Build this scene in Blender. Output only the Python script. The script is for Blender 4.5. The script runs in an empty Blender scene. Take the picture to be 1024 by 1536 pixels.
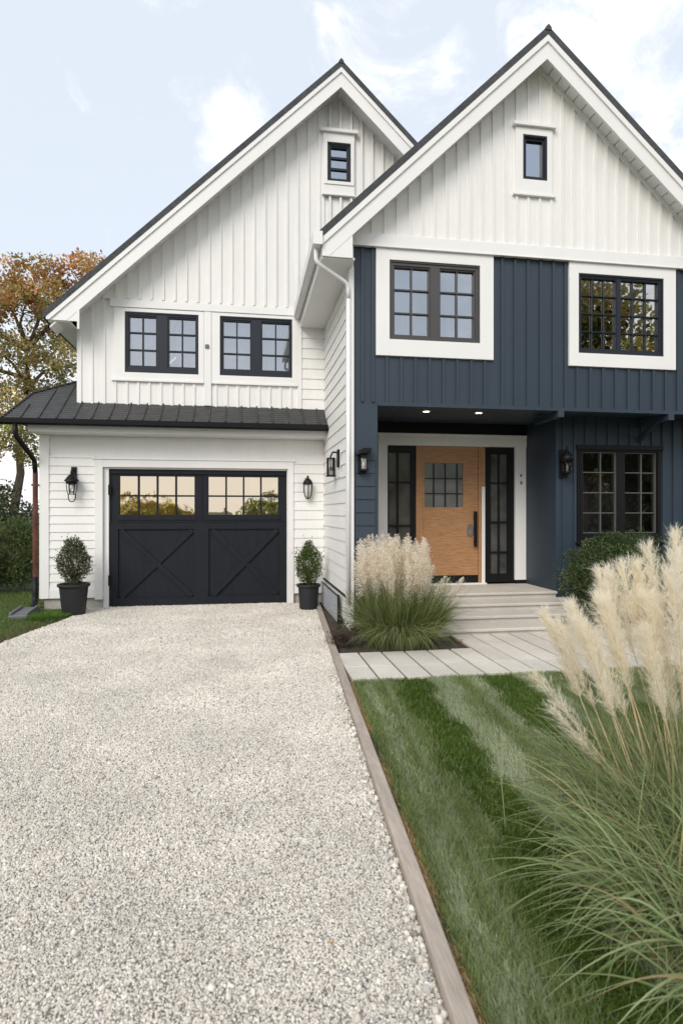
import bpy, math, random
import numpy as np
from mathutils import Vector, Matrix
C = bpy.context.scene.collection
R = math.radians
rng = np.random.default_rng(7)
random.seed(7)
# ------------------------------------------------------------------ camera
cam = bpy.data.cameras.new('camera'); camo = bpy.data.objects.new('camera', cam); C.objects.link(camo)
camo.location = (0, 0, 1.5); camo.rotation_euler = (R(90), 0, R(-9.3))
cam.sensor_fit = 'VERTICAL'; cam.sensor_height = 36; cam.sensor_width = 24; cam.lens = 21.094
cam.clip_start = 0.05; cam.clip_end = 3000
cam.dof.use_dof = True; cam.dof.focus_distance = 7.5; cam.dof.aperture_fstop = 3.2
bpy.context.scene.camera = camo
# ------------------------------------------------------------------ light
SUN_EL, SUN_AZ = 36.0, 212.0          # azimuth clockwise from +Y
w = bpy.data.worlds.new('World'); bpy.context.scene.world = w; w.use_nodes = True
nt = w.node_tree; nt.nodes.clear(); N = nt.nodes.new; L = nt.links.new
out = N('ShaderNodeOutputWorld'); bg = N('ShaderNodeBackground'); L(bg.outputs[0], out.inputs[0])
sky = N('ShaderNodeTexSky'); sky.sky_type = 'NISHITA'; sky.sun_disc = False
sky.sun_elevation = R(SUN_EL); sky.sun_rotation = R(SUN_AZ); sky.dust_density = 2.0; sky.air_density = 1.0
tc = N('ShaderNodeTexCoord')
def wmath(op, a, b=None, clamp=False):
    n = N('ShaderNodeMath'); n.operation = op; n.use_clamp = clamp
    for i, x in enumerate((a, b)):
        if x is None: continue
        if isinstance(x, (int, float)): n.inputs[i].default_value = x
        else: L(x, n.inputs[i])
    return n.outputs[0]
mp = N('ShaderNodeMapping'); mp.inputs['Scale'].default_value = (1.0, 1.0, 1.6); mp.inputs['Location'].default_value = (0.35, 0.1, 0.0)
L(tc.outputs['Generated'], mp.inputs[0])
nz = N('ShaderNodeTexNoise'); nz.inputs['Scale'].default_value = 5.6; nz.inputs['Detail'].default_value = 9; nz.inputs['Roughness'].default_value = .64; nz.inputs['Distortion'].default_value = .5
L(mp.outputs[0], nz.inputs['Vector'])
sep = N('ShaderNodeSeparateXYZ'); L(tc.outputs['Generated'], sep.inputs[0])
# more cloud towards the right and towards the horizon
side = wmath('MULTIPLY_ADD', sep.outputs[0], .24)
nside = side.node; nside.inputs[2].default_value = -0.05
cl = wmath('ADD', nz.outputs[0], side)
mr = N('ShaderNodeMapRange'); mr.inputs[1].default_value = .46; mr.inputs[2].default_value = .82; mr.inputs[3].default_value = 0; mr.inputs[4].default_value = 1; mr.interpolation_type = 'SMOOTHSTEP'
L(cl, mr.inputs[0])
veil = N('ShaderNodeMixRGB'); veil.inputs[0].default_value = .78; veil.inputs[2].default_value = (6.45, 6.95, 7.6, 1)
L(sky.outputs[0], veil.inputs[1])
hz = N('ShaderNodeMapRange'); hz.inputs[1].default_value = 0.0; hz.inputs[2].default_value = .38; hz.inputs[3].default_value = .85; hz.inputs[4].default_value = 0; hz.interpolation_type = 'SMOOTHSTEP'
L(sep.outputs[2], hz.inputs[0])
hzm = N('ShaderNodeMixRGB'); hzm.inputs[2].default_value = (8.9, 8.7, 8.5, 1); L(hz.outputs[0], hzm.inputs[0]); L(veil.outputs[0], hzm.inputs[1])
cm = N('ShaderNodeMixRGB'); cm.inputs[2].default_value = (10.6, 10.4, 10.1, 1); L(mr.outputs[0], cm.inputs[0]); L(hzm.outputs[0], cm.inputs[1])
L(cm.outputs[0], bg.inputs[0]); bg.inputs[1].default_value = .118
sl = bpy.data.lights.new('sun', 'SUN'); sl.energy = 1.75; sl.angle = R(32); sl.color = (1, .945, .865)
so = bpy.data.objects.new('sun', sl); C.objects.link(so)
sdir = Vector((math.sin(R(SUN_AZ)) * math.cos(R(SUN_EL)), math.cos(R(SUN_AZ)) * math.cos(R(SUN_EL)), math.sin(R(SUN_EL))))
so.rotation_euler = (-sdir).to_track_quat('-Z', 'Y').to_euler(); so.location = (-10, -10, 20)
vs = bpy.context.scene.view_settings
vs.view_transform = 'Standard'; vs.look = 'None'; vs.exposure = 0.33; vs.gamma = 1; vs.use_curve_mapping = False

# ------------------------------------------------------------------ materials
def newmat(name):
    m = bpy.data.materials.new(name); m.use_nodes = True
    t = m.node_tree; b = t.nodes['Principled BSDF']; return m, t, b
def pmat(name, col, rough=.5, var=.08, scale=3.0, bump=0.0, bscale=60.0, metal=0.0, spec=.5, stretch=(1, 1, 1), var2=0.0, scale2=40., island=0.0):
    m, t, b = newmat(name); n = t.nodes.new; l = t.links.new
    g = n('ShaderNodeNewGeometry'); mpn = n('ShaderNodeMapping'); mpn.inputs['Scale'].default_value = stretch; l(g.outputs['Position'], mpn.inputs[0])
    no = n('ShaderNodeTexNoise'); no.inputs['Scale'].default_value = scale; no.inputs['Detail'].default_value = 6; l(mpn.outputs[0], no.inputs['Vector'])
    r = n('ShaderNodeMapRange'); r.inputs[1].default_value = .3; r.inputs[2].default_value = .7; r.inputs[3].default_value = 1 - var; r.inputs[4].default_value = 1 + var; l(no.outputs[0], r.inputs[0])
    fac = r.outputs[0]
    if var2:
        no2 = n('ShaderNodeTexNoise'); no2.inputs['Scale'].default_value = scale2; no2.inputs['Detail'].default_value = 4; l(mpn.outputs[0], no2.inputs['Vector'])
        r2 = n('ShaderNodeMapRange'); r2.inputs[1].default_value = .3; r2.inputs[2].default_value = .7; r2.inputs[3].default_value = 1 - var2; r2.inputs[4].default_value = 1 + var2; l(no2.outputs[0], r2.inputs[0])
        mm = n('ShaderNodeMath'); mm.operation = 'MULTIPLY'; l(fac, mm.inputs[0]); l(r2.outputs[0], mm.inputs[1]); fac = mm.outputs[0]
    if island:
        r3 = n('ShaderNodeMapRange'); r3.inputs[3].default_value = 1 - island; r3.inputs[4].default_value = 1 + island; l(g.outputs['Random Per Island'], r3.inputs[0])
        m3 = n('ShaderNodeMath'); m3.operation = 'MULTIPLY'; l(fac, m3.inputs[0]); l(r3.outputs[0], m3.inputs[1]); fac = m3.outputs[0]
    mx = n('ShaderNodeVectorMath'); mx.operation = 'SCALE'; mx.inputs[0].default_value = col[:3]; l(fac, mx.inputs['Scale'])
    l(mx.outputs[0], b.inputs['Base Color'])
    b.inputs['Roughness'].default_value = rough; b.inputs['Metallic'].default_value = metal; b.inputs['Specular IOR Level'].default_value = spec
    if bump:
        nb = n('ShaderNodeTexNoise'); nb.inputs['Scale'].default_value = bscale; nb.inputs['Detail'].default_value = 5; l(mpn.outputs[0], nb.inputs['Vector'])
        bu = n('ShaderNodeBump'); bu.inputs['Strength'].default_value = bump; bu.inputs['Distance'].default_value = .01; l(nb.outputs[0], bu.inputs['Height']); l(bu.outputs[0], b.inputs['Normal'])
    return m
def glass(name, fac, tint=(.8, .82, .84), gl=(1, 1, 1), wob=.0, rough=.01):
    m, t, b = newmat(name); n = t.nodes.new; l = t.links.new
    t.nodes.remove(b)
    tr = n('ShaderNodeBsdfTransparent'); tr.inputs[0].default_value = (*tint, 1)
    gs = n('ShaderNodeBsdfGlossy'); gs.inputs['Color'].default_value = (*gl, 1); gs.inputs['Roughness'].default_value = rough
    mi = n('ShaderNodeMixShader')
    fr = n('ShaderNodeFresnel'); fr.inputs[0].default_value = 1.5
    ad = n('ShaderNodeMath'); ad.operation = 'ADD'; ad.inputs[1].default_value = fac; ad.use_clamp = True; l(fr.outputs[0], ad.inputs[0]); l(ad.outputs[0], mi.inputs[0])
    if wob:
        g = n('ShaderNodeNewGeometry'); no = n('ShaderNodeTexNoise'); no.inputs['Scale'].default_value = 2.2; l(g.outputs['Position'], no.inputs['Vector'])
        bu = n('ShaderNodeBump'); bu.inputs['Strength'].default_value = wob; bu.inputs['Distance'].default_value = .05; l(no.outputs[0], bu.inputs['Height']); l(bu.outputs[0], gs.inputs['Normal'])
    l(tr.outputs[0], mi.inputs[1]); l(gs.outputs[0], mi.inputs[2])
    l(mi.outputs[0], t.nodes['Material Output'].inputs[0])
    return m
def folmat(name, trans=.3, rough=.55, spec=.3):
    m, t, b = newmat(name); n = t.nodes.new; l = t.links.new
    a = n('ShaderNodeAttribute'); a.attribute_name = 'Col'
    l(a.outputs[0], b.inputs['Base Color']); b.inputs['Roughness'].default_value = rough; b.inputs['Specular IOR Level'].default_value = spec
    tl = n('ShaderNodeBsdfTranslucent'); l(a.outputs[0], tl.inputs[0])
    mi = n('ShaderNodeMixShader'); mi.inputs[0].default_value = trans; l(b.outputs[0], mi.inputs[1]); l(tl.outputs[0], mi.inputs[2])
    l(mi.outputs[0], t.nodes['Material Output'].inputs[0])
    return m
M = {}
M['white'] = pmat('white_siding_paint', (.80, .79, .765), .5, .03, 1.3, .05, 30, var2=.02, scale2=9, stretch=(2.5, 2.5, .6), island=.012)
M['trim'] = pmat('white_trim_paint', (.80, .79, .775), .42, .02, 2.0, .03, 40)
M['navy'] = pmat('navy_siding_paint', (.026, .042, .062), .5, .07, 1.8, .06, 35, var2=.04, scale2=30)
M['blackdoor'] = pmat('black_door_paint', (.0125, .0145, .0195), .6, .12, 2.5, .10, 18, spec=.22, stretch=(6, 6, .7), var2=.1, scale2=8)
M['frame'] = pmat('dark_window_frame', (.017, .022, .031), .45, .08, 4, spec=.3)
M['bronze'] = pmat('bronze_window_frame', (.062, .057, .056), .42, .08, 4)
M['black'] = pmat('black_metal', (.0075, .0075, .0085), .48, .1, 9, spec=.25)
M['pot'] = pmat('black_pot_plastic', (.016, .017, .020), .48, .12, 7, .03, 60)
M['shingle'] = pmat('dark_roof_shingle', (.055, .057, .062), .85, .2, 5, .5, 40, var2=.25, scale2=24)
M['wood'] = None
M['concrete'] = pmat('pale_concrete', (.52, .49, .44), .85, .10, 1.6, .25, 120, var2=.10, scale2=60)
M['paver'] = pmat('pale_paver', (.56, .52, .46), .82, .10, 2.2, .2, 90, var2=.07, scale2=45, island=.09)
M['foundation'] = pmat('foundation_render', (.42, .40, .37), .9, .12, 5, .6, 90, var2=.2, scale2=120)
M['timber'] = pmat('weathered_timber', (.36, .305, .255), .8, .16, 2.0, .25, 40, stretch=(6, .8, 6), var2=.13, scale2=14, island=.10)
M['soil'] = pmat('dark_soil', (.055, .042, .030), .95, .35, 12, .8, 45, var2=.4, scale2=70)
M['ground'] = pmat('meadow_ground', (.075, .085, .035), .95, .3, .5, .5, 12, var2=.3, scale2=6)
M['turf'] = pmat('turf_base', (.055, .075, .026), .95, .3, 4, .6, 60, var2=.3, scale2=40)
M['copper'] = pmat('copper_brown_metal', (.13, .045, .03), .38, .35, 5, .05, 30, metal=.3)
M['steel'] = pmat('grey_metal_panel', (.50, .52, .55), .4, .06, 6, metal=.5)
M['grey'] = pmat('grey_plastic', (.13, .135, .14), .6, .1, 6)
M['curtain'] = pmat('curtain_cloth', (.60, .62, .63), .9, .08, 3)
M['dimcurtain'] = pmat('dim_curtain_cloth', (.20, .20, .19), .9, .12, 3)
M['sheer'] = pmat('grey_sheer_cloth', (.5, .5, .47), .9, .35, 2.5)
M['dark'] = pmat('dark_interior', (.03, .028, .026), .9, .2, 2)
M['bark'] = pmat('bark', (.10, .078, .058), .9, .25, 4, .8, 25, stretch=(4, 4, 1))
M['milk'] = pmat('frosted_lamp_glass', (.62, .61, .58), .3, .04, 6)
M['clear'] = glass('clear_lamp_glass', .12, (.9, .9, .88))
M['gsky'] = glass('sky_reflecting_glass', .30, (.72, .74, .77), (.88, .91, .95), .03)
M['gattic'] = glass('attic_glass', .38, (.5, .52, .55), (.86, .92, 1), .012)
M['gdark'] = glass('dark_window_glass', .055, (.7, .72, .72), (1, 1, 1), .012)
M['gtree'] = glass('tree_reflecting_glass', .42, (.5, .5, .5), (1, .98, .94), .02)
M['gwarm'] = glass('bronze_garage_glass', .62, (.35, .29, .22), (.92, .81, .66), .08)
M['leaf'] = folmat('foliage', .38)
M['grass'] = folmat('grass_blades', .40, .62, .15)
M['plume'] = folmat('plume_fibres', .58, .7, .15)
def wood():
    m, t, b = newmat('honey_oak_wood'); n = t.nodes.new; l = t.links.new
    g = n('ShaderNodeNewGeometry'); mpn = n('ShaderNodeMapping'); mpn.inputs['Scale'].default_value = (3.2, 4, 46); l(g.outputs['Position'], mpn.inputs[0])
    no = n('ShaderNodeTexNoise'); no.inputs['Scale'].default_value = 2.2; no.inputs['Detail'].default_value = 8; no.inputs['Roughness'].default_value = .65; no.inputs['Distortion'].default_value = .6; l(mpn.outputs[0], no.inputs['Vector'])
    cr = n('ShaderNodeValToRGB'); e = cr.color_ramp.elements
    e[0].position = .28; e[0].color = (.20, .10, .045, 1); e[1].position = .72; e[1].color = (.50, .29, .15, 1)
    x = e.new(.47); x.color = (.385, .20, .09, 1)
    l(no.outputs[0], cr.inputs[0])
    # a few knots
    mp2 = n('ShaderNodeMapping'); mp2.inputs['Scale'].default_value = (3.0, 3, 5.5); l(g.outputs['Position'], mp2.inputs[0])
    vo = n('ShaderNodeTexVoronoi'); vo.inputs['Scale'].default_value = 1.4; l(mp2.outputs[0], vo.inputs['Vector'])
    kr = n('ShaderNodeMapRange'); kr.inputs[1].default_value = .03; kr.inputs[2].default_value = .09; kr.inputs[3].default_value = .45; kr.inputs[4].default_value = 1; l(vo.outputs['Distance'], kr.inputs[0])
    sc = n('ShaderNodeVectorMath'); sc.operation = 'SCALE'; l(cr.outputs[0], sc.inputs[0]); l(kr.outputs[0], sc.inputs['Scale'])
    l(sc.outputs[0], b.inputs['Base Color']); b.inputs['Roughness'].default_value = .5
    bu = n('ShaderNodeBump'); bu.inputs['Strength'].default_value = .15; bu.inputs['Distance'].default_value = .005; l(no.outputs[0], bu.inputs['Height']); l(bu.outputs[0], b.inputs['Normal'])
    return m
M['wood'] = wood()
def metalroof():
    m, t, b = newmat('ribbed_dark_roof'); n = t.nodes.new; l = t.links.new
    g = n('ShaderNodeNewGeometry'); s = n('ShaderNodeSeparateXYZ'); l(g.outputs['Position'], s.inputs[0])
    no = n('ShaderNodeTexNoise'); no.inputs['Scale'].default_value = 9; no.inputs['Detail'].default_value = 5; l(g.outputs['Position'], no.inputs['Vector'])
    ma = n('ShaderNodeMath'); ma.operation = 'MULTIPLY_ADD'; ma.inputs[1].default_value = .02; l(no.outputs[0], ma.inputs[0]); l(s.outputs[2], ma.inputs[2])
    mu = n('ShaderNodeMath'); mu.operation = 'MULTIPLY'; mu.inputs[1].default_value = 2 * math.pi / .042; l(ma.outputs[0], mu.inputs[0])
    sn = n('ShaderNodeMath'); sn.operation = 'SINE'; l(mu.outputs[0], sn.inputs[0])
    r = n('ShaderNodeMapRange'); r.inputs[1].default_value = -1; r.inputs[2].default_value = 1; r.inputs[3].default_value = .024; r.inputs[4].default_value = .055; l(sn.outputs[0], r.inputs[0])
    r2 = n('ShaderNodeMapRange'); r2.inputs[1].default_value = .3; r2.inputs[2].default_value = .7; r2.inputs[3].default_value = .75; r2.inputs[4].default_value = 1.25; l(no.outputs[0], r2.inputs[0])
    m3 = n('ShaderNodeMath'); m3.operation = 'MULTIPLY'; l(r.outputs[0], m3.inputs[0]); l(r2.outputs[0], m3.inputs[1])
    cb = n('ShaderNodeCombineXYZ')
    for i in range(3): l(m3.outputs[0], cb.inputs[i])
    l(cb.outputs[0], b.inputs['Base Color']); b.inputs['Roughness'].default_value = .6
    bu = n('ShaderNodeBump'); bu.inputs['Strength'].default_value = .6; bu.inputs['Distance'].default_value = .012; l(sn.outputs[0], bu.inputs['Height']); l(bu.outputs[0], b.inputs['Normal'])
    return m
M['metalroof'] = metalroof()
def gravelbase():
    m, t, b = newmat('gravel_bed'); n = t.nodes.new; l = t.links.new
    g = n('ShaderNodeNewGeometry')
    vo = n('ShaderNodeTexVoronoi'); vo.inputs['Scale'].default_value = 62; l(g.outputs['Position'], vo.inputs['Vector'])
    cr = n('ShaderNodeValToRGB'); e = cr.color_ramp.elements
    e[0].position = 0; e[0].color = (.16, .155, .145, 1); e[1].position = 1; e[1].color = (.50, .475, .43, 1)
    s = n('ShaderNodeSeparateColor'); l(vo.outputs['Color'], s.inputs[0]); l(s.outputs[0], cr.inputs[0])
    no = n('ShaderNodeTexNoise'); no.inputs['Scale'].default_value = 1.2; no.inputs['Detail'].default_value = 5; l(g.outputs['Position'], no.inputs['Vector'])
    r = n('ShaderNodeMapRange'); r.inputs[1].default_value = .3; r.inputs[2].default_value = .7; r.inputs[3].default_value = .85; r.inputs[4].default_value = 1.1; l(no.outputs[0], r.inputs[0])
    sc = n('ShaderNodeVectorMath'); sc.operation = 'SCALE'; l(cr.outputs[0], sc.inputs[0]); l(r.outputs[0], sc.inputs['Scale'])
    l(sc.outputs[0], b.inputs['Base Color']); b.inputs['Roughness'].default_value = .9
    bu = n('ShaderNodeBump'); bu.inputs['Strength'].default_value = .8; bu.inputs['Distance'].default_value = .008; bu.invert = True; l(vo.outputs['Distance'], bu.inputs['Height']); l(bu.outputs[0], b.inputs['Normal'])
    return m
M['gravelbase'] = gravelbase()
def pebblemat():
    m, t, b = newmat('pale_pebbles'); n = t.nodes.new; l = t.links.new
    oi = n('ShaderNodeObjectInfo'); cr = n('ShaderNodeValToRGB'); e = cr.color_ramp.elements
    e[0].position = 0; e[0].color = (.22, .21, .195, 1); e[1].position = 1; e[1].color = (.82, .79, .73, 1)
    for p, c in ((.06, (.44, .42, .385, 1)), (.25, (.57, .53, .47, 1)), (.52, (.64, .58, .50, 1)), (.8, (.70, .66, .59, 1))):
        x = e.new(p); x.color = c
    l(oi.outputs['Random'], cr.inputs[0])
    g = n('ShaderNodeNewGeometry'); no = n('ShaderNodeTexNoise'); no.inputs['Scale'].default_value = 1.4; no.inputs['Detail'].default_value = 7; l(g.outputs['Position'], no.inputs['Vector'])
    r = n('ShaderNodeMapRange'); r.inputs[1].default_value = .3; r.inputs[2].default_value = .7; r.inputs[3].default_value = .85; r.inputs[4].default_value = 1.09; l(no.outputs[0], r.inputs[0])
    sc = n('ShaderNodeVectorMath'); sc.operation = 'SCALE'; l(cr.outputs[0], sc.inputs[0]); l(r.outputs[0], sc.inputs['Scale'])
    l(sc.outputs[0], b.inputs['Base Color']); b.inputs['Roughness'].default_value = .85; b.inputs['Specular IOR Level'].default_value = .3
    return m
M['pebble'] = pebblemat()
def emit(name, col, s):
    m, t, b = newmat(name); b.inputs['Emission Color'].default_value = (*col, 1); b.inputs['Emission Strength'].default_value = s; return m
M['door_glass'] = pmat('rippled_door_glass', (.20, .21, .20), .12, .25, 3.5, .15, 14)
M['side_glass'] = pmat('dim_sidelight_glass', (.085, .085, .078), .10, .5, 3.0, .06, 9)
M['greybar'] = pmat('pale_grey_glazing_bar', (.10, .10, .095), .5, .05, 8)
M['lamp'] = emit('lit_lamp', (1, .86, .66), 9)

# ------------------------------------------------------------------ mesh helpers
class MB:
    def __init__(s): s.v = []; s.f = []
    def add(s, v, f):
        o = len(s.v); s.v += [tuple(x) for x in v]; s.f += [tuple(i + o for i in q) for q in f]; return s
    def box(s, x0, x1, y0, y1, z0, z1):
        return s.add([(x0, y0, z0), (x1, y0, z0), (x1, y1, z0), (x0, y1, z0), (x0, y0, z1), (x1, y0, z1), (x1, y1, z1), (x0, y1, z1)],
                     [(0, 3, 2, 1), (4, 5, 6, 7), (0, 1, 5, 4), (1, 2, 6, 5), (2, 3, 7, 6), (3, 0, 4, 7)])
    def prism(s, poly, y0, y1):            # polygon in (x, z), counter-clockwise seen from -Y, extruded along Y
        n = len(poly)
        v = [(x, y0, z) for x, z in poly] + [(x, y1, z) for x, z in poly]
        f = [tuple(range(n)), tuple(range(2 * n - 1, n - 1, -1))] + [(i, i + n, (i + 1) % n + n, (i + 1) % n) for i in range(n)]
        return s.add(v, f)
    def prismx(s, poly, x0, x1):           # polygon in (y, z) extruded along X
        n = len(poly)
        v = [(x0, y, z) for y, z in poly] + [(x1, y, z) for y, z in poly]
        f = [tuple(range(n)), tuple(range(2 * n - 1, n - 1, -1))] + [(i, i + n, (i + 1) % n + n, (i + 1) % n) for i in range(n)]
        return s.add(v, f)
    def tube(s, pts, r, n=8, cap=True):
        pts = [Vector(p) for p in pts]; rr = r if isinstance(r, (list, tuple)) else [r] * len(pts)
        v = []; f = []; up = None
        for i, p in enumerate(pts):
            t = (pts[min(i + 1, len(pts) - 1)] - pts[max(i - 1, 0)]).normalized()
            if up is None:
                up = Vector((0, 0, 1)) if abs(t.z) < .9 else Vector((1, 0, 0))
            a = t.cross(up).normalized(); up = a.cross(t).normalized()
            for k in range(n):
                q = 2 * math.pi * k / n; v.append(p + (a * math.cos(q) + up * math.sin(q)) * rr[i])
        for i in range(len(pts) - 1):
            for k in range(n):
                f.append((i * n + k, i * n + (k + 1) % n, (i + 1) * n + (k + 1) % n, (i + 1) * n + k))
        if cap: f.append(tuple(range(n))[::-1]); f.append(tuple((len(pts) - 1) * n + k for k in range(n)))
        return s.add(v, f)
    def lathe(s, cx, cy, prof, n=20):      # prof: (r, z)
        v = []; f = []
        for r, z in prof:
            for k in range(n):
                q = 2 * math.pi * k / n; v.append((cx + r * math.cos(q), cy + r * math.sin(q), z))
        for i in range(len(prof) - 1):
            for k in range(n): f.append((i * n + k, i * n + (k + 1) % n, (i + 1) * n + (k + 1) % n, (i + 1) * n + k))
        return s.add(v, f)
    def build(s, name, mat, parent=None, bevel=0, smooth=False):
        me = bpy.data.meshes.new(name); me.from_pydata([tuple(x) for x in s.v], [], s.f); me.update()
        me.materials.append(mat)
        o = bpy.data.objects.new(name, me); C.objects.link(o); par(o, parent)
        if smooth:
            for p in me.polygons: p.use_smooth = True
        if bevel:
            b = o.modifiers.new('bevel', 'BEVEL'); b.width = bevel; b.segments = 2; b.limit_method = 'ANGLE'; b.angle_limit = R(40)
        return o
def par(o, parent):
    if parent is not None:
        o.parent = parent
        if parent.parent is None: o.matrix_parent_inverse = Matrix.Translation(-Vector(parent.location))
def tag(o, label=None, cat=None, group=None, kind=None):
    if label: o['label'] = label
    if cat: o['category'] = cat
    if group: o['group'] = group
    if kind: o['kind'] = kind
    return o
def thing(name, loc, label, cat, group=None):
    o = bpy.data.objects.new(name, None); C.objects.link(o); o.location = loc; o.empty_display_size = .1
    return tag(o, label, cat, group)
def npmesh(name, V, F4, F3, mat, parent=None, col=None, smooth=False):
    V = np.asarray(V, np.float32); me = bpy.data.meshes.new(name)
    F4 = np.zeros((0, 4), np.int32) if F4 is None else np.asarray(F4, np.int32)
    F3 = np.zeros((0, 3), np.int32) if F3 is None else np.asarray(F3, np.int32)
    me.vertices.add(len(V)); me.vertices.foreach_set('co', V.ravel())
    li = np.concatenate([F4.ravel(), F3.ravel()]).astype(np.int32)
    me.loops.add(len(li)); me.loops.foreach_set('vertex_index', li)
    ls = np.concatenate([np.arange(len(F4)) * 4, len(F4) * 4 + np.arange(len(F3)) * 3]).astype(np.int32)
    me.polygons.add(len(ls)); me.polygons.foreach_set('loop_start', ls)
    me.update(calc_edges=True)
    if smooth: me.polygons.foreach_set('use_smooth', np.ones(len(ls), bool))
    if col is not None:
        a = me.color_attributes.new('Col', 'FLOAT_COLOR', 'POINT')
        a.data.foreach_set('color', np.concatenate([np.asarray(col, np.float32), np.ones((len(V), 1), np.float32)], 1).ravel())
    me.materials.append(mat)
    o = bpy.data.objects.new(name, me); C.objects.link(o); par(o, parent); return o
def subtract(iv, holes):
    out = [iv]
    for a, b in holes:
        nx = []
        for p, q in out:
            if b <= p or a >= q: nx.append((p, q)); continue
            if a > p: nx.append((p, a))
            if b < q: nx.append((b, q))
        out = nx
    return out
def wall(mb, x0, x1, zb, top, holes, yf, yb, extra=()):
    xs = sorted(set([x0, x1] + [h[0] for h in holes if x0 < h[0] < x1] + [h[1] for h in holes if x0 < h[1] < x1] + list(extra)))
    for a, b in zip(xs, xs[1:]):
        mid = (a + b) / 2; zt = max(top(a + 1e-6), top(b - 1e-6))
        segs = subtract((zb, zt), [(h[2], h[3]) for h in holes if h[0] < mid < h[1]])
        for p, q in segs:
            ta, tb = (q, q) if q < zt else (top(a + 1e-6), top(b - 1e-6))
            mb.prism([(a, p), (b, p), (b, tb), (a, ta)], yf, yb)
def battens(mb, xs, zb, top, holes, yf, wd=.036, pr=.018):
    for x in xs:
        a, b = x - wd / 2, x + wd / 2
        zt = min(top(a), top(b))
        for p, q in subtract((zb, zt), [(h[2], h[3]) for h in holes if h[0] - wd / 2 < x < h[1] + wd / 2]):
            if q - p > .03: mb.box(a, b, yf - pr, yf + .003, p, q)
def lap(mb, a0, a1, base, z0, z1, e, axis='x', sgn=-1, d=.016):
    z = z0
    while z < z1 - 1e-4:
        zt = min(z + e, z1); k = (zt - z) / e
        p = [(base + sgn * d, z), (base - sgn * .02, z), (base - sgn * .02, zt), (base + sgn * d * (1 - .85 * k), zt)]
        if axis == 'x': mb.prismx(p, a0, a1)
        else: mb.prism(p, a0, a1)
        z = zt

# ------------------------------------------------------------------ setting: ground
def sheet(name, poly, z, mat):
    me = bpy.data.meshes.new(name); me.from_pydata([(x, y, z) for x, y in poly], [], [tuple(range(len(poly)))]); me.materials.append(mat)
    o = bpy.data.objects.new(name, me); C.objects.link(o); return tag(o, kind='structure')
sheet('ground', [(-900, -900), (900, -900), (900, 900), (-900, 900)], -.03, M['ground'])
def kx(y): return .600 + .0695 * (y - 1.685)          # left edge of the kerb
def dl(y):                                            # left edge of the gravel
    ys = [-8, 0, 4, 6, 7.39, 8.2, 8.75, 9.2, 9.86]; xs = [-4.0, -3.6, -3.2, -2.95, -2.74, -2.6, -2.48, -2.42, -2.36]
    return np.interp(y, ys, xs)
YS = np.concatenate([np.linspace(-8, 6, 8), np.linspace(6.5, 9.99, 12)])
sheet('driveway', [(kx(y), y) for y in YS] + [(float(dl(y)), y) for y in YS[::-1]], -.008, M['gravelbase'])
sheet('lawn', [(kx(-3) + .06, -3), (9, -3), (9, 5.2), (kx(5.2) + .06, 5.2)], .004, M['turf'])
sheet('side_lawn', [(float(dl(y)) + .05, y) for y in YS] + [(-3.3, 9.9), (-3.3, 16), (-12, 16), (-12, -8)], -.014, M['turf'])
sheet('planting_bed', [(.98, 6.18), (2.6, 6.18), (2.6, 6.6), (9, 6.6), (9, 8.4), (1.3, 8.4), (1.3, 9.9), (1.05, 9.9)], -.004, M['soil'])
mb = MB()
ky = [-3.0, -.9, 1.55, 4.0, 6.45, 8.9, 9.86]
for a, b in zip(ky, ky[1:]):
    b2 = b - .006; z1 = .045
    mb.add([(kx(a), a, -.05), (kx(a) + .066, a, -.05), (kx(b2) + .066, b2, -.05), (kx(b2), b2, -.05),
            (kx(a), a, z1), (kx(a) + .066, a, z1), (kx(b2) + .066, b2, z1), (kx(b2), b2, z1)],
           [(0, 3, 2, 1), (4, 5, 6, 7), (0, 1, 5, 4), (1, 2, 6, 5), (2, 3, 7, 6), (3, 0, 4, 7)])
tag(mb.build('kerb', M['timber'], bevel=.006), kind='structure')
# path of long pale planks laid towards the house
mb = MB(); x = .95; i = 0
while x < 6.4:
    yf = 5.19 + (0.012 if i % 3 == 1 else 0); wdt = .252 + random.uniform(-.006, .006)
    yb = 6.17 if x < 2.3 else 6.93
    ym = 5.62 + random.uniform(-.02, .02)
    zt = .028 + random.uniform(-.003, .003)
    mb.box(x, x + wdt - .023, yf, ym - .003, -.02, zt); mb.box(x, x + wdt - .023, ym + .003, yb, -.02, zt + .001)
    x += wdt; i += 1
tag(mb.build('path', M['paver'], bevel=.004), kind='structure')
sheet('path_bed', [(1.0, 5.2), (6.4, 5.2), (6.4, 6.94), (1.05, 6.94)], .008, M['soil'])

# ------------------------------------------------------------------ the house
H = thing('farmhouse', (1.6, 9.9, 0), 'white and navy board and batten house with two steep gables and attached garage', 'house')
GP, GZ, GS = 1.55, 8.74, .955            # garage gable: ridge x, ridge height, slope
BP, BZ, BSL, BSR = 3.81, 7.66, .965, .89  # navy wing gable
gtop = lambda x: GZ - .16 - GS * abs(x - GP)
btop = lambda x: BZ - .16 - (BSL * (BP - x) if x < BP else BSR * (x - BP))
W4, W5, W6 = (-1.835, -.705, 3.705, 4.662), (-.369, .796, 3.708, 4.668), (1.375, 1.768, 6.986, 7.627)
W1, W2, W3 = (1.819, 3.019, 3.681, 4.682), (4.397, 5.652, 3.618, 4.679), (3.60, 3.938, 5.849, 6.432)
W7 = (4.81, 6.085, 1.12, 2.41)
YG, YF, YP, YL = 9.9, 7.4, 9.0, 8.05
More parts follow.
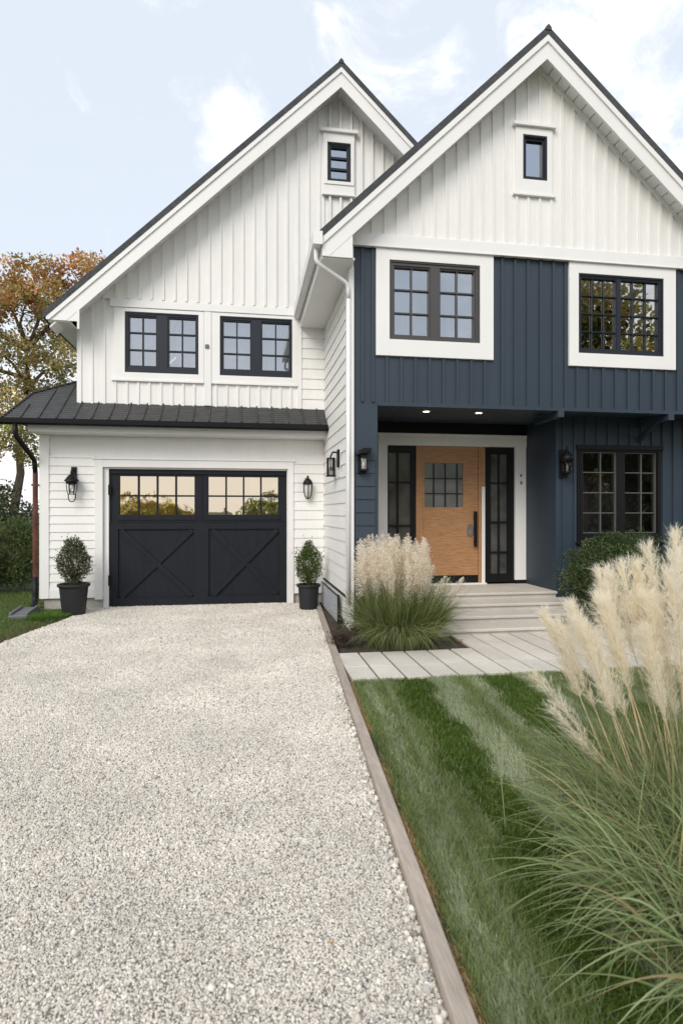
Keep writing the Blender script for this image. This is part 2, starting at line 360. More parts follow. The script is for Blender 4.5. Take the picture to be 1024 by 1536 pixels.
# garage lower walls
mb = MB()
GO = (-2.165, .722, -.1, 2.205)           # door opening
wall(mb, -3.06, 1.33, .16, lambda x: 2.78, [GO], YG + .01, YG + .2)
mb.box(-3.06, -2.94, YG + .2, 15.9, .16, 2.78)
lap(mb, -2.955, -2.285, YG - .004, .29, 2.375, .1285)
lap(mb, .818, 1.325, YG - .004, .16, 2.44, .152)
mb.build('garage_wall', M['white'], H)
mb = MB()
mb.box(-3.095, -2.955, YG - .03, YG + .12, .16, 2.69); mb.box(-2.955, -2.285, YG - .022, YG + .005, .16, .29)
mb.build('corner_board', M['trim'], H, bevel=.003)
for xa, xb in ((-3.04, -2.165), (.725, 1.3)): MB().box(xa, xb, YG + .03, YG + .2, -.1, .158).build('foundation', M['foundation'], H)
mb = MB()
mb.box(-2.285, -2.165, YG - .035, YG + .02, .13, 2.325); mb.box(.722, .82, YG - .035, YG + .02, .0, 2.325)
mb.box(-2.165, .722, YG - .033, YG + .02, 2.205, 2.325); mb.box(-2.31, .845, YG - .05, YG + .015, 2.325, 2.35)
mb.box(-2.165, -2.085, YG + .02, YG + .2, -.02, 2.205); mb.box(.712, .722, YG + .021, YG + .2, -.02, 2.205); mb.box(-2.085, .712, YG + .022, YG + .2, 2.18, 2.205)
mb.build('garage_door_casing', M['trim'], H, bevel=.004)
# garage door: stiles and rails round two glazed panels, cross braces below
GDX0, GDX1, y0 = -2.083, .710, YG + .075
P1, P2 = (-1.934, -.776, 1.457, 2.073), (-.554, .572, 1.457, 2.073)
B1, B2 = (-1.92, -.80, .13, 1.225), (-.50, .565, .13, 1.225)
mb = MB(); wall(mb, GDX0, GDX1, .0, lambda x: 2.178, [P1, P2], y0, y0 + .05)
for p in (P1, P2):
    a, b, c, d = p
    for k in range(1, 4): xx = a + (b - a) * k / 4; mb.box(xx - .014, xx + .014, y0 + .004, y0 + .03, c, d)
    zz = (c + d) / 2 - .005; mb.box(a, b, y0 + .006, y0 + .032, zz - .013, zz + .013)
    mb.box(a - .045, b + .045, y0 - .03, y0 + .01, 1.335, 1.352)
    mb.box(a - .03, b + .03, y0 - .012, y0 + .003, c - .085, c - .004); mb.box(a - .03, b + .03, y0 - .012, y0 + .003, d + .004, d + .03)
for z0_, z1_ in ((0, .13), (1.225, 1.33), (2.11, 2.178)): mb.box(GDX0, GDX1, y0 - .030, y0 + .002, z0_, z1_)
for xa, xb in ((GDX0, -1.95), (-.78, -.55), (.59, GDX1)): mb.box(xa, xb, y0 - .0305, y0 + .0015, .13, 1.225)
mb.box(-.668, -.664, y0 - .026, y0 - .02, .0, 2.17)
G = mb.build('garage_door', M['blackdoor'], H)
for k, (a, b, c, d) in enumerate((B1, B2)):
    for j in (0, 1):
        p, q = ((a, d), (b, c)) if j == k else ((a, c), (b, d))
        v = Vector((q[0] - p[0], q[1] - p[1])); n_ = Vector((-v.y, v.x)).normalized() * .058
        e = v.normalized() * .02
        m_ = MB(); lift = .034 if j == 0 else .026
        pts = [(p[0] + n_.x + 0, p[1] + n_.y), (p[0] - n_.x, p[1] - n_.y), (q[0] - n_.x, q[1] - n_.y), (q[0] + n_.x, q[1] + n_.y)]
        pts = [(min(max(x_, a - .02), b + .02), min(max(z_, c - .01), d + .01)) for x_, z_ in pts]
        m_.prism(pts if v.y < 0 else pts, y0 - lift, y0 + .0012); m_.build('cross_brace', M['blackdoor'], G)
for p in (P1, P2):
    a, b, c, d = p
    MB().box(a, b, y0 + .034, y0 + .038, c, d).build('pane', M['gwarm'], G)
for z in (.35, 1.78):
    mb = MB(); mb.box(GDX0 - .012, GDX0 + .03, y0 - .05, y0 - .02, z, z + .14); mb.tube([(GDX0, y0 - .05, z - .01), (GDX0, y0 - .05, z + .15)], .014); mb.build('hinge', M['black'], G)
# frieze, soffit, skirt roof, gutter and downspout of the garage
MB().box(-3.15, 1.325, 9.53, 9.88, 2.695, 2.80).build('eave_soffit', M['trim'], H, bevel=.005)
e0, sl_ = 9.42, .69
sk = lambda y: 2.88 + sl_ * (y - e0)
A = (-3.457, e0, 2.88); Bv = (1.328, e0, 2.88); Cv = (1.328, 9.93, sk(9.93)); Dv = (-2.55, 9.93, sk(9.93)); Ev = (-2.55, 10.66, sk(10.66)); P2v = (-2.745, 10.53, sk(10.53)); P1v = (-3.27, 10.13, sk(10.13))
t_ = .05
lo = lambda p: (p[0], p[1], p[2] - t_)
top_ = [A, Bv, Cv, Dv, Ev, P2v, P1v]
mb = MB(); n7 = len(top_)
mb.add(top_ + [lo(p) for p in top_], [tuple(range(n7)), tuple(range(2 * n7 - 1, n7 - 1, -1))] + [(i, i + n7, (i + 1) % n7 + n7, (i + 1) % n7) for i in range(n7)])
bk = [A, P1v, (-3.27, 15.9, sk(10.13)), (-3.457, 15.9, 2.88)]
mb.add(bk + [P2v, (-2.745, 15.9, P2v[2]), (-2.5, 15.9, Ev[2]), Ev], [(0, 1, 2, 3), (1, 4, 5, 2), (4, 7, 6, 5)])
SR = mb.build('skirt_roof', M['metalroof'], H)
mb = MB(); xx = 1.20
nrm = Vector((0, -sl_, 1)).normalized()
while xx > -3.3:
    yt = 9.925 if xx > -2.54 else min(10.05 + (xx + 3.27) * .76, 10.6)
    if xx < -3.2: yt = 9.8
    dx = -.0 if xx > -2.54 else -.0
    a_ = Vector((xx, e0 + .005, sk(e0 + .005))); b_ = Vector((xx + (0.0 if xx > -2.4 else .0), yt, sk(yt)))
    mb.tube([a_ + nrm * .006, b_ + nrm * .006], .013, 6)
    xx -= .245
mb.tube([Vector(A) + nrm * .006, Vector(P1v) + nrm * .01, Vector(P2v) + nrm * .01, Vector(Ev) + nrm * .01], .018, 6)
mb.build('standing_seams', M['metalroof'], SR)
mb = MB(); prof = [(9.425, 2.872), (9.425, 2.80), (9.40, 2.775), (9.36, 2.775), (9.33, 2.80), (9.322, 2.862), (9.332, 2.872), (9.338, 2.865), (9.345, 2.81), (9.37, 2.79), (9.395, 2.79), (9.41, 2.81), (9.412, 2.872)]
mb.prismx(prof, -3.47, 1.325); mb.box(-3.475, -3.47, 9.322, 9.425, 2.775, 2.872)
mb.box(-3.44, 1.32, 9.426, 9.53, 2.80, 2.86)
mb.build('gutter', M['black'], H)
def bend(pts, k=4):
    out = []
    for i, p in enumerate(pts):
        if 0 < i < len(pts) - 1:
            a, b, c = Vector(pts[i - 1]), Vector(p), Vector(pts[i + 1])
            d = min((b - a).length, (c - b).length) * .35
            u, v = b + (a - b).normalized() * d, b + (c - b).normalized() * d
            for j in range(k + 1):
                t = j / k; out.append(u * (1 - t) ** 2 + b * 2 * t * (1 - t) + v * t * t)
        else: out.append(Vector(p))
    return out
mb = MB(); mb.tube(bend([(-3.27, 9.38, 2.79), (-3.265, 9.38, 2.62), (-3.155, 9.85, 2.30), (-3.15, 9.87, 2.10)]), .036, 10); mb.build('downspout', M['black'], H, smooth=True)
mb = MB(); mb.tube([(-3.15, 9.87, 2.10), (-3.15, 9.87, .5)], .038, 10); mb.box(-3.2, -3.1, 9.84, 9.93, 1.9, 1.93); mb.build('downspout', M['copper'], H, smooth=False)
mb = MB(); mb.tube(bend([(-3.15, 9.87, .5), (-3.15, 9.87, .12), (-3.12, 9.6, .03)]), .042, 10); mb.build('downspout_shoe', M['black'], H, smooth=True)
# upper garage gable
mb = MB()
cas4, cas5 = (-2.03, -.62, 3.575, 4.85), (-.50, .88, 3.585, 4.86)
UX0, UX1 = -2.555, 5.65
wall(mb, UX0, UX1, 3.0, gtop, [W4, W5, W6], YG, YG + .15, extra=(GP,))
mb.box(UX0, UX0 + .15, YG + .15, 15.9, 2.9, gtop(UX0))
mb.prism([(-2.15, 4.86), (1.33, 4.86), (1.33, gtop(1.33) - .002), (-2.12, gtop(-2.12) - .002), (-2.30, gtop(-2.30) - .01), (-2.25, 4.93)], YG - .03, YG + .004)
lowh = [(-2.03, .88, 3.575, 4.9)]
ut = lambda x: gtop(x)
battens(mb, [-2.50, -2.33, -2.145], 3.0, lambda x: min(gtop(x) - .01, 9), [], YG)
battens(mb, list(np.arange(-1.98, .88, .172)), 3.0, lambda x: 3.58, [(-.625, -.485, 3, 4.9)], YG)
cas6 = (1.30, 1.845, 6.76, 7.83)
battens(mb, list(np.arange(-1.96, 3.4, .178)), 4.86, lambda x: gtop(x) - .005, [cas6], YG - .03, pr=.02)
battens(mb, list(np.arange(1.40, 3.4, .178)), 4.0, lambda x: 4.85, [], YG)
lap(mb, .955, 1.33, YG - .004, 3.2, 4.7, .168)
mb.build('gable_wall', M['white'], H)
mb = MB()
mb.box(-2.16, .95, YG - .036, YG - .028, 4.845, 4.862)     # drip edge
mb.box(-2.06, .96, YG - .045, YG + .003, 4.725, 4.845)    # head board
mb.box(-.617, -.505, YG - .036, YG + .003, 3.21, 4.725); mb.box(.885, .955, YG - .033, YG + .003, 3.2, 4.725)
mb.build('head_trim', M['trim'], H, bevel=.003)
MB().box(-.60, -.54, YG - .06, YG - .03, 4.13, 4.19).build('sensor', M['grey'], H, bevel=.006)

def window(frame, casing, y, sashes, cols, rows, fmat, gmat, curt=None, fw=.035, mw=.011, cmat='trim', cd=.03, head=None, sill=None, rec=.03, bars=None, stile=.022, nest=None, smat=None):
    x0, x1, z0, z1 = frame; m_ = MB()
    a, b, c, d = casing
    m_.box(a, x0, y - cd, y + .006, c, d); m_.box(x1, b, y - cd, y + .006, c, d)
    m_.box(x0, x1, y - cd, y + .006, z1, d); m_.box(x0, x1, y - cd, y + .006, c, z0)
    if head: m_.box(head[0], head[1], y - head[4], y + .003, head[2], head[3])
    if sill: m_.box(sill[0], sill[1], y - sill[4], y + .003, sill[2], sill[3])
    if nest:    # inner raised white frame
        q = nest; m_.box(x0 - q, x0, y - cd - .015, y - cd + .002, z0 - q, z1 + q); m_.box(x1, x1 + q, y - cd - .015, y - cd + .002, z0 - q, z1 + q)
        m_.box(x0, x1, y - cd - .015, y - cd + .002, z1, z1 + q); m_.box(x0, x1, y - cd - .015, y - cd + .002, z0 - q, z0)
    win = m_.build('window', M[cmat], H, bevel=.003)
    f = MB(); wall(f, x0, x1, z0, lambda x: z1, [(s[0], s[1], s[2], s[3]) for s in sashes], y - .012, y + .06)
    # outer lip
    q = .02
    f.box(x0, x0 + q, y - .026, y - .011, z0, z1); f.box(x1 - q, x1, y - .026, y - .011, z0, z1); f.box(x0 + q, x1 - q, y - .026, y - .011, z1 - q, z1); f.box(x0 + q, x1 - q, y - .026, y - .011, z0, z0 + q * 1.4)
    f.build('frame', fmat, win)
    for s in sashes:
        sx0, sx1, sz0, sz1 = s; g = MB(); w_ = sx1 - sx0; h_ = sz1 - sz0; S = stile
        g.box(sx0, sx0 + S, y + rec - .025, y + rec + .01, sz0, sz1); g.box(sx1 - S, sx1, y + rec - .025, y + rec + .01, sz0, sz1)
        g.box(sx0 + S, sx1 - S, y + rec - .025, y + rec + .01, sz0, sz0 + S); g.box(sx0 + S, sx1 - S, y + rec - .025, y + rec + .01, sz1 - S, sz1)
        cx = [k / cols for k in range(1, cols)] if bars is None else bars[0]
        rz = [k / rows for k in range(1, rows)] if bars is None else bars[1]
        for k in cx: xx = sx0 + w_ * k; g.box(xx - mw, xx + mw, y + rec - .018, y + rec + .004, sz0 + S, sz1 - S)
        for k in rz: zz = sz0 + h_ * k; g.box(sx0 + S, sx1 - S, y + rec - .016, y + rec + .003, zz - mw, zz + mw)
        g.build('sash', smat or fmat, win)
        MB().box(sx0, sx1, y + rec + .012, y + rec + .016, sz0, sz1).build('pane', gmat, win)
    if curt:
        n = int((x1 - x0) / .012); v = []; fc = []
        for i in range(n + 1):
            xx = x0 - .02 + (x1 - x0 + .04) * i / n
            yy = y + .16 + .007 * math.sin(xx * 62 + 1.8 * math.sin(xx * 9)) + .010 * math.sin(xx * 23)
            v += [(xx, yy, z0 - .05), (xx, yy, z1 + .05)]
        for lo_, hi_ in ((0, int(n * random.uniform(.34, .42))), (int(n * random.uniform(.60, .68)), n)):
            fc = [(2 * i, 2 * i + 2, 2 * i + 3, 2 * i + 1) for i in range(lo_, hi_)]
            used = sorted({i for f_ in fc for i in f_}); mp_ = {i: k for k, i in enumerate(used)}
            MB().add([v[i] for i in used], [tuple(mp_[i] for i in f_) for f_ in fc]).build('curtain', curt, win, smooth=True)
    return win
window(W4, (-2.0, -.62, 3.60, 4.72), YG, [(-1.79, -1.345, 3.80, 4.615), (-1.185, -.735, 3.80, 4.615)], 2, 3, M['frame'], M['gsky'], M['curtain'],
       sill=(-2.03, -.62, 3.565, 3.60, .045))
window(W5, (-.50, .885, 3.60, 4.722), YG, [(-.33, .135, 3.80, 4.62), (.29, .77, 3.80, 4.62)], 2, 3, M['frame'], M['gsky'], M['curtain'],
       sill=(-.50, .885, 3.565, 3.60, .045))
window(W6, (1.305, 1.835, 6.765, 7.81), YG - .03, [(1.42, 1.725, 7.03, 7.585)], 1, 3, M['frame'], M['gattic'], None, mw=.018, head=(1.25, 1.89, 7.79, 7.845, .075), sill=(1.29, 1.85, 6.75, 6.78, .05), nest=.055)

# garage roof, rake boards and boxed eave
def roof(p, z, sL, sR, xl, xr, y0, y1, th):
    zl, zr = z - sL * (p - xl), z - sR * (xr - p)
    m_ = MB(); m_.prism([(xl, zl - th), (p, z - th), (p, z), (xl, zl)], y0, y1); m_.prism([(p, z - th), (xr, zr - th), (xr, zr), (p, z)], y0, y1)
    r_ = m_.build('roof', M['shingle'], H)
    c_ = MB(); hw = .04
    for k in range(int((y1 - y0) / .3)):
        ya = y0 - .01 + k * .3; zz = .012 + .004 * (k % 2)
        c_.add([(p - hw, ya, z - sL * hw + zz), (p, ya, z + .008 + zz), (p + hw, ya, z - sR * hw + zz), (p + hw, ya, z - sR * hw - .02), (p - hw, ya, z - sL * hw - .02)] +
               [(p - hw, ya + .31, z - sL * hw + zz), (p, ya + .31, z + .008 + zz), (p + hw, ya + .31, z - sR * hw + zz), (p + hw, ya + .31, z - sR * hw - .02), (p - hw, ya + .31, z - sL * hw - .02)],
               [(0, 4, 3, 2, 1), (0, 1, 6, 5), (1, 2, 7, 6), (5, 6, 7, 8, 9), (3, 8, 7, 2), (4, 0, 5, 9)])
    c_.build('ridge_cap', M['shingle'], r_)
    return r_
roof(GP, GZ, GS, GS, -2.92, 5.75, 9.47, 16, .105)
def clipz(poly, zc):
    o = []
    for i in range(len(poly)):
        a, b = poly[i], poly[(i + 1) % len(poly)]
        if a[1] >= zc: o.append(a)
        if (a[1] >= zc) != (b[1] >= zc):
            t = (zc - a[1]) / (b[1] - a[1]); o.append((a[0] + (b[0] - a[0]) * t, zc))
    return o
def rakes(p, z, sL, sR, xl, xr, y0, dtop, d1, d2, zc):
    m_ = MB()
    for s, xe in ((sL, xl), (sR, xr)):
        q = z - s * abs(xe - p)
        a, b = (xe, p) if xe < p else (p, xe)
        za, zb_ = (q, z) if xe < p else (z, q)
        m_.prism(clipz([(a, za - d1), (b, zb_ - d1), (b, zb_ - dtop), (a, za - dtop)], zc), y0 - .022, y0 + .03)
        m_.prism(clipz([(a, za - d2), (b, zb_ - d2), (b, zb_ - d1 + .01), (a, za - d1 + .01)], zc), y0, y0 + .03)
    return m_
m_ = rakes(GP, GZ, GS, GS, -2.88, 5.7, 9.5, .106, .19, .42, 4.36)
gz = lambda x, d: GZ - d - GS * abs(x - GP)
m_.prism([(-2.72, 4.358), (-2.43, 4.358), (-2.43, gz(-2.43, .30)), (-2.72, gz(-2.72, .30))], 9.504, 9.528)
m_.box(-2.445, -2.415, 9.488, 9.53, 4.24, gz(-2.43, .40))
m_.build('rake_board', M['trim'], H)
m_ = MB()
m_.prism([(-2.84, gz(-2.84, .30)), (GP, GZ - .30), (GP, GZ - .27), (-2.84, gz(-2.84, .27))], 9.53, 9.9); m_.prism([(GP, GZ - .30), (5.6, gz(5.6, .30)), (5.6, gz(5.6, .27)), (GP, GZ - .27)], 9.53, 9.9)
m_.box(-2.82, -2.555, 9.525, 15.9, 4.345, 4.365); m_.box(-2.86, -2.82, 9.525, 15.9, 4.34, 4.50)
m_.build('soffit', M['trim'], H)

# navy wing, upper storey
mb = MB()
NX0, NX1 = 1.36, 6.90
holes = [W1, W2]
zs = 2.885
wall(mb, NX0, NX1, zs, lambda x: 4.83, holes, YF, YF + .15)
cas1, cas2 = (1.646, 3.202, 3.472, 4.822), (4.262, 5.835, 3.442, 4.822)
bx = [1.475, 1.61] + list(np.arange(1.79, 3.2, .186)) + [3.33, 3.51, 3.69, 3.87, 4.05, 4.22] + list(np.arange(4.39, 5.9, .187)) + [6.02, 6.2, 6.38, 6.56, 6.74]
battens(mb, bx, zs, lambda x: 4.83, [cas1, cas2], YF, .036, .022)
mb.box(1.36, 1.672, YF, YP - .02, -.05, zs)                   # strip left of the porch
mb.box(1.38, NX1, YF + .15, YP + .6, zs + .0, zs + .06)        # porch ceiling
mb.box(4.452, NX1, YL, YL + .0, 0, 0) if False else None
wall(mb, 4.45, NX1, .25, lambda x: zs, [W7], YL, YL + .15)     # lower right wall
mb.box(4.45, 4.60, YL + .15, YP + .15, .25, zs)               # porch cheek
wall(mb, 1.672, 4.45, .30, lambda x: zs, [(2.06, 4.44, .2, 2.69)], YP + .01, YP + .16)
battens(mb, list(np.arange(4.56, 6.88, .178)), .25, lambda x: zs, [(4.76, 6.14, 1.0, 2.48)], YL, .036, .02)
mb.box(1.672, NX1, YF - .03, YF + .16, zs - .045, zs - .001)    # drip beam under the overhang
lap(mb, 1.385, 1.635, YF - .004, 1.0, 2.19, .165)
mb.build('navy_wall', M['navy'], H)
for xa in (4.10, 5.72):
    mb = MB(); mb.box(xa, xa + .085, YF - .045, YL, zs - .13, zs - .046); (mb.prismx([(YL - .002, 2.52), (YL - .002, 2.60), (YF + .34, zs - .131), (YF + .24, zs - .131)], xa + .015, xa + .07) if xa > 5 else None); mb.build('bracket', M['navy'], H, bevel=.003)
mb = MB(); mb.box(1.70, 4.6, YP - .06, YP + .009, 2.715, 2.884); mb.build('porch_header', M['black'], H)
# white gable above
mb = MB(); wall(mb, 1.345, 6.92, 4.83, btop, [W3], YF - .03, YF + .12, extra=(BP,))
battens(mb, list(np.arange(1.60, 6.8, .160)), 4.98, lambda x: btop(x) - .01, [(3.48, 4.03, 5.63, 6.56)], YF - .03, .032, .02)
mb.build('front_gable_wall', M['white'], H)
mb = MB(); mb.box(1.335, 6.92, YF - .062, YF - .028, 4.835, 4.985); mb.box(1.335, 6.92, YF - .075, YF - .029, 4.822, 4.836)
for s_, xe in ((BSL, 1.36), (BSR, 6.88)):      # trim following the slope under the soffit
    a, b = (xe, BP) if xe < BP else (BP, xe)
    mb.prism([(a, btop(a) - .20), (b, btop(b) - .20), (b, btop(b) - .13), (a, btop(a) - .13)], YF - .058, YF - .031)
mb.build('band_board', M['trim'], H, bevel=.003)
window(W1, cas1, YF, [(1.875, 2.36, 3.735, 4.625), (2.48, 2.965, 3.735, 4.625)], 2, 3, M['bronze'], M['gsky'], M['curtain'], cd=.04, stile=.018, mw=.009)
window(W2, cas2, YF, [(4.44, 4.965, 3.68, 4.64), (5.02, 5.60, 3.68, 4.64)], 3, 4, M['frame'], M['gtree'], None, cd=.04, stile=.012, mw=.006, rec=.02)
window(W3, (3.50, 4.012, 5.66, 6.53), YF - .03, [(3.635, 3.905, 5.885, 6.40)], 1, 1, M['frame'], M['gattic'], None, cd=.03, head=(3.46, 4.05, 6.53, 6.575, .07), sill=(3.46, 4.05, 5.63, 5.66, .05), nest=.0)
window(W7, (4.775, 6.12, 1.06, 2.41), YL, [(4.865, 5.405, 1.19, 2.375), (5.535, 6.05, 1.19, 2.375)], 2, 4, M['black'], M['gdark'], None, cd=.022, cmat='black', head=(4.755, 6.14, 2.41, 2.475, .05), sill=(4.74, 6.15, 1.03, 1.06, .06), mw=.007, rec=.03, smat=M['greybar'], bars=((.55,), (.25, .5, .75)), stile=.012)
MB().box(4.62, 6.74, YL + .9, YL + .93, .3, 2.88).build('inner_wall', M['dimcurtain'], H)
roof(BP, BZ, BSL, BSR, .90, 7.35, 7.075, 15.5, .105)
m_ = rakes(BP, BZ, BSL, BSR, .93, 7.3, 7.1, .106, .19, .40, 4.56)
bz = lambda x, d: BZ - d - BSL * (BP - x)
m_.prism([(.935, 4.558), (1.30, 4.558), (1.30, bz(1.30, .34)), (.96, bz(.96, .25)), (.935, bz(.935, .25))], 7.104, 7.128)
m_.build('rake_board', M['trim'], H)
m_ = MB()
m_.prism([(1.0, bz(1.0, .29)), (BP, BZ - .29), (BP, BZ - .265), (1.0, bz(1.0, .265))], 7.13, YF - .03)
k = 0; xx = BP + .03
while xx < 7.2:                                       # boarded soffit of the right slope
    xb = xx + .104; f = lambda x, d: BZ - d - BSR * (x - BP)
    m_.prism([(xx, f(xx, .29)), (xb, f(xb, .29)), (xb, f(xb, .265)), (xx, f(xx, .265))], 7.13, YF - .03)
    xx = xb + .014
m_.prism([(BP, BZ - .262), (7.25, BZ - .262 - BSR * (7.25 - BP)), (7.25, BZ - .25 - BSR * (7.25 - BP)), (BP, BZ - .25)], 7.13, YF - .03)
m_.box(.95, 1.33, 7.13, YG - .001, 4.545, 4.57); m_.box(.93, .95, 7.13, YG - .001, 4.54, 4.76)
m_.build('soffit', M['trim'], H)
mb = MB(); prof = [(.93, 4.83), (.93, 4.70), (.90, 4.675), (.85, 4.675), (.82, 4.70), (.815, 4.82), (.825, 4.83), (.832, 4.82), (.835, 4.71), (.86, 4.69), (.89, 4.69), (.912, 4.71), (.915, 4.83)]
mb.prism(prof[::-1], 7.06, YG - .03); mb.box(.815, .93, 7.05, 7.06, 4.675, 4.83)
mb.build('gutter', M['trim'], H)
mb = MB(); mb.tube(bend([(.87, 7.20, 4.70), (.865, 7.20, 4.52), (1.285, 7.34, 4.33), (1.292, 7.355, 4.15)]), .026, 10); mb.tube([(1.292, 7.355, 4.15), (1.292, 7.355, .35)], .026, 10)
for z in (3.75, 2.7, 1.5): mb.box(1.262, 1.322, 7.36, 7.40, z, z + .03)
mb.build('downspout', M['trim'], H, smooth=True)
# white side wall facing the drive
mb = MB(); lap(mb, 7.55, YG - .005, 1.335, .42, 4.55, .172, 'y', -1, .016)
mb.box(1.335, 1.359, YF + .02, YG, -.05, 4.9); mb.box(1.30, 1.336, 7.6, YG - .004, .10, .39)
mb.build('side_wall', M['white'], H)
mb = MB(); mb.box(1.30, 1.365, YF - .035, 7.62, .05, 4.56); mb.box(1.31, 1.36, YF - .03, 7.5, 4.56, 4.83); mb.build('corner_board', M['trim'], H, bevel=.003)
mb = MB(); mb.box(1.298, 1.34, 7.4, YG - .03, .392, .405); mb.build('drip_edge', M['black'], H)
for bb in ((1.345, 1.40, 7.42, 9.9, -.1, .10), (6.8, 6.9, YL + .2, 15, -.1, .25), (4.5, 6.8, YL + .03, YL + .2, -.1, .248)): MB().box(*bb).build('foundation', M['foundation'], H)
# unseen sides and back
mb = MB(); mb.box(6.75, 6.9, YL + .15, 15.4, .25, 4.9); mb.box(-3.0, 6.9, 15.6, 15.8, 0, 4.9); mb.box(6.75, 6.9, YF + .15, YL + .15, 2.95, 4.9); mb.prism([(.95, 4.9), (6.9, 4.9), (BP, 7.4)], 15.3, 15.4); mb.prism([(-2.6, 4.5), (5.6, 4.5), (GP, 8.5)], 15.7, 15.8); mb.build('rear_wall', M['white'], H)
MB().box(-2.9, 1.3, 10.2, 15.6, .0, .05).box(1.6, 6.7, 9.3, 15.6, .25, .3).box(-2.5, 1.5, 10.2, 15.6, 2.95, 3.0).box(1.5, 6.7, 7.7, 15.6, 2.97, 3.02).build('inner_floor', M['dark'], H)

# porch floor and steps
def step(x0, x1, yfr, ybk, z0, z1):
    m_ = MB(); m_.prismx([(yfr + .03, z0), (ybk, z0), (ybk, z1), (yfr + .008, z1), (yfr, z1 - .008), (yfr, z1 - .032), (yfr + .012, z1 - .04), (yfr + .03, z1 - .04)], x0, x1); return m_
step(1.70, 4.46, 8.02, YP + .02, -.05, .36).build('porch_floor', M['concrete'], H, bevel=.003)
for yf_, yb_, z_ in ((7.60, 8.05, .27), (7.22, 7.63, .18), (6.86, 7.25, .09)):
    step(1.72, 4.62, yf_, yb_, -.05, z_).build('step', M['concrete'], H, bevel=.003)
# front door set
mb = MB(); mb.box(2.035, 2.185, YP - .03, YP + .1, .36, 2.53); mb.box(4.265, 4.45, YP - .03, YP + .1, .42, 2.53); mb.box(2.03, 4.452, YP - .045, YP + .1, 2.53, 2.71)
mb.box(2.025, 4.455, YP - .055, YP + .05, 2.69, 2.715); mb.box(3.715, 3.77, YP - .01, YP + .1, .36, 2.53); mb.box(2.6, 3.78, YP - .06, YP + .1, .36, .385)
DS = mb.build('door_surround', M['trim'], H, bevel=.004)
MB().box(4.27, 4.449, YP - .02, YP + .08, .36, .42).build('plinth', M['black'], DS)
mb = MB(); mb.box(2.64, 2.752, YP - .02, YP + .1, .385, 2.53); mb.box(3.662, 3.713, YP - .005, YP + .1, .385, 2.53); mb.build('wooden_jamb', M['wood'], DS, bevel=.003)
MB().box(3.714, 3.768, YP - .012, YP - .009, 1.9, 2.53).build('jamb_facing', M['wood'], DS)
DG = (2.79, 3.415, 1.575, 2.265)
mb = MB(); wall(mb, 2.755, 3.66, .505, lambda x: 2.525, [DG], YP + .02, YP + .07)
D = mb.build('front_door', M['wood'], H, bevel=.002)
MB().box(2.755, 3.66, YP + .012, YP + .068, .386, .505).build('kick_plate', M['black'], D)
MB().box(*DG[:2], YP + .05, YP + .054, *DG[2:]).build('pane', M['door_glass'], D)
mb = MB()
for k in (.24, .54, .85): xx = DG[0] + (DG[1] - DG[0]) * k; mb.box(xx - .009, xx + .009, YP + .03, YP + .05, DG[2], DG[3])
for k in (.31, .65): zz = DG[2] + (DG[3] - DG[2]) * k; mb.box(DG[0], DG[1], YP + .032, YP + .049, zz - .007, zz + .007)
mb.build('glazing_bars', M['frame'], D)
mb = MB(); mb.box(3.572, 3.622, YP - .055, YP - .025, .955, 1.51); mb.box(3.585, 3.609, YP - .026, YP + .021, 1.02, 1.05); mb.box(3.585, 3.609, YP - .026, YP + .021, 1.40, 1.43); mb.build('handle', M['black'], D, bevel=.004)
mb = MB(); q = [(3.53 + .058 * math.cos(t), 1.21 + .105 * math.sin(t)) for t in np.linspace(0, 2 * math.pi, 25)[:-1]]; mb.prism(q, YP + .008, YP + .021); mb.build('escutcheon', pmat('brushed_grey', (.23, .21, .19), .45, .2, 12, metal=.4), D)
def sidelight(x0, x1, bars, cx, px0, px1):
    m_ = MB(); wall(m_, x0, x1, .385, lambda x: 2.525, [(px0, px1, .52, 2.42)], YP + .01, YP + .06)
    for z in bars: m_.box(px0, px1, YP + .018, YP + .05, z - .011, z + .011)
    m_.box(cx - .012, cx + .012, YP + .016, YP + .049, .52, 2.42)
    s = m_.build('sidelight', M['black'], H, bevel=.002)
    MB().box(px0, px1, YP + .051, YP + .055, .52, 2.42).build('pane', M['side_glass'], s)
sidelight(2.19, 2.635, (1.96, 1.29, .85), 2.36, 2.215, 2.565)
sidelight(3.775, 4.262, (1.96, 1.34, .86), 4.01, 3.87, 4.155)
MB().box(4.345, 4.37, YP - .045, YP - .028, 2.06, 2.10).build('door_sensor', M['grey'], H); MB().box(4.35, 4.375, YP - .045, YP - .028, 1.94, 1.99).build('doorbell', M['grey'], H)

# ------------------------------------------------------------------ lamps
GRP = 'wall lanterns on the house'
lt = thing('wall_lantern', (-2.59, YG - .01, 1.9), 'black wire cage lantern with conical hood, left of the garage door', 'lantern', GRP)
cx, cy = -2.59, YG - .15
mb = MB(); mb.lathe(cx, cy, [(.006, 2.16), (.016, 2.14), (.022, 2.10), (.02, 2.085), (.05, 2.06), (.105, 1.985), (.11, 1.97), (.075, 1.965), (.07, 1.93), (.0, 1.92)], 16); mb.build('hood', M['black'], lt, smooth=False)
mb = MB()
for k in range(6):
    q = k * math.pi / 3 + .3; mb.tube([(cx + .078 * math.cos(q), cy + .078 * math.sin(q), 1.965), (cx + .072 * math.cos(q), cy + .072 * math.sin(q), 1.85), (cx + .052 * math.cos(q), cy + .052 * math.sin(q), 1.77)], .006, 5)
mb.tube([(cx + .054 * math.cos(q), cy + .054 * math.sin(q), 1.775) for q in np.linspace(0, 2 * math.pi, 17)], .006, 5)
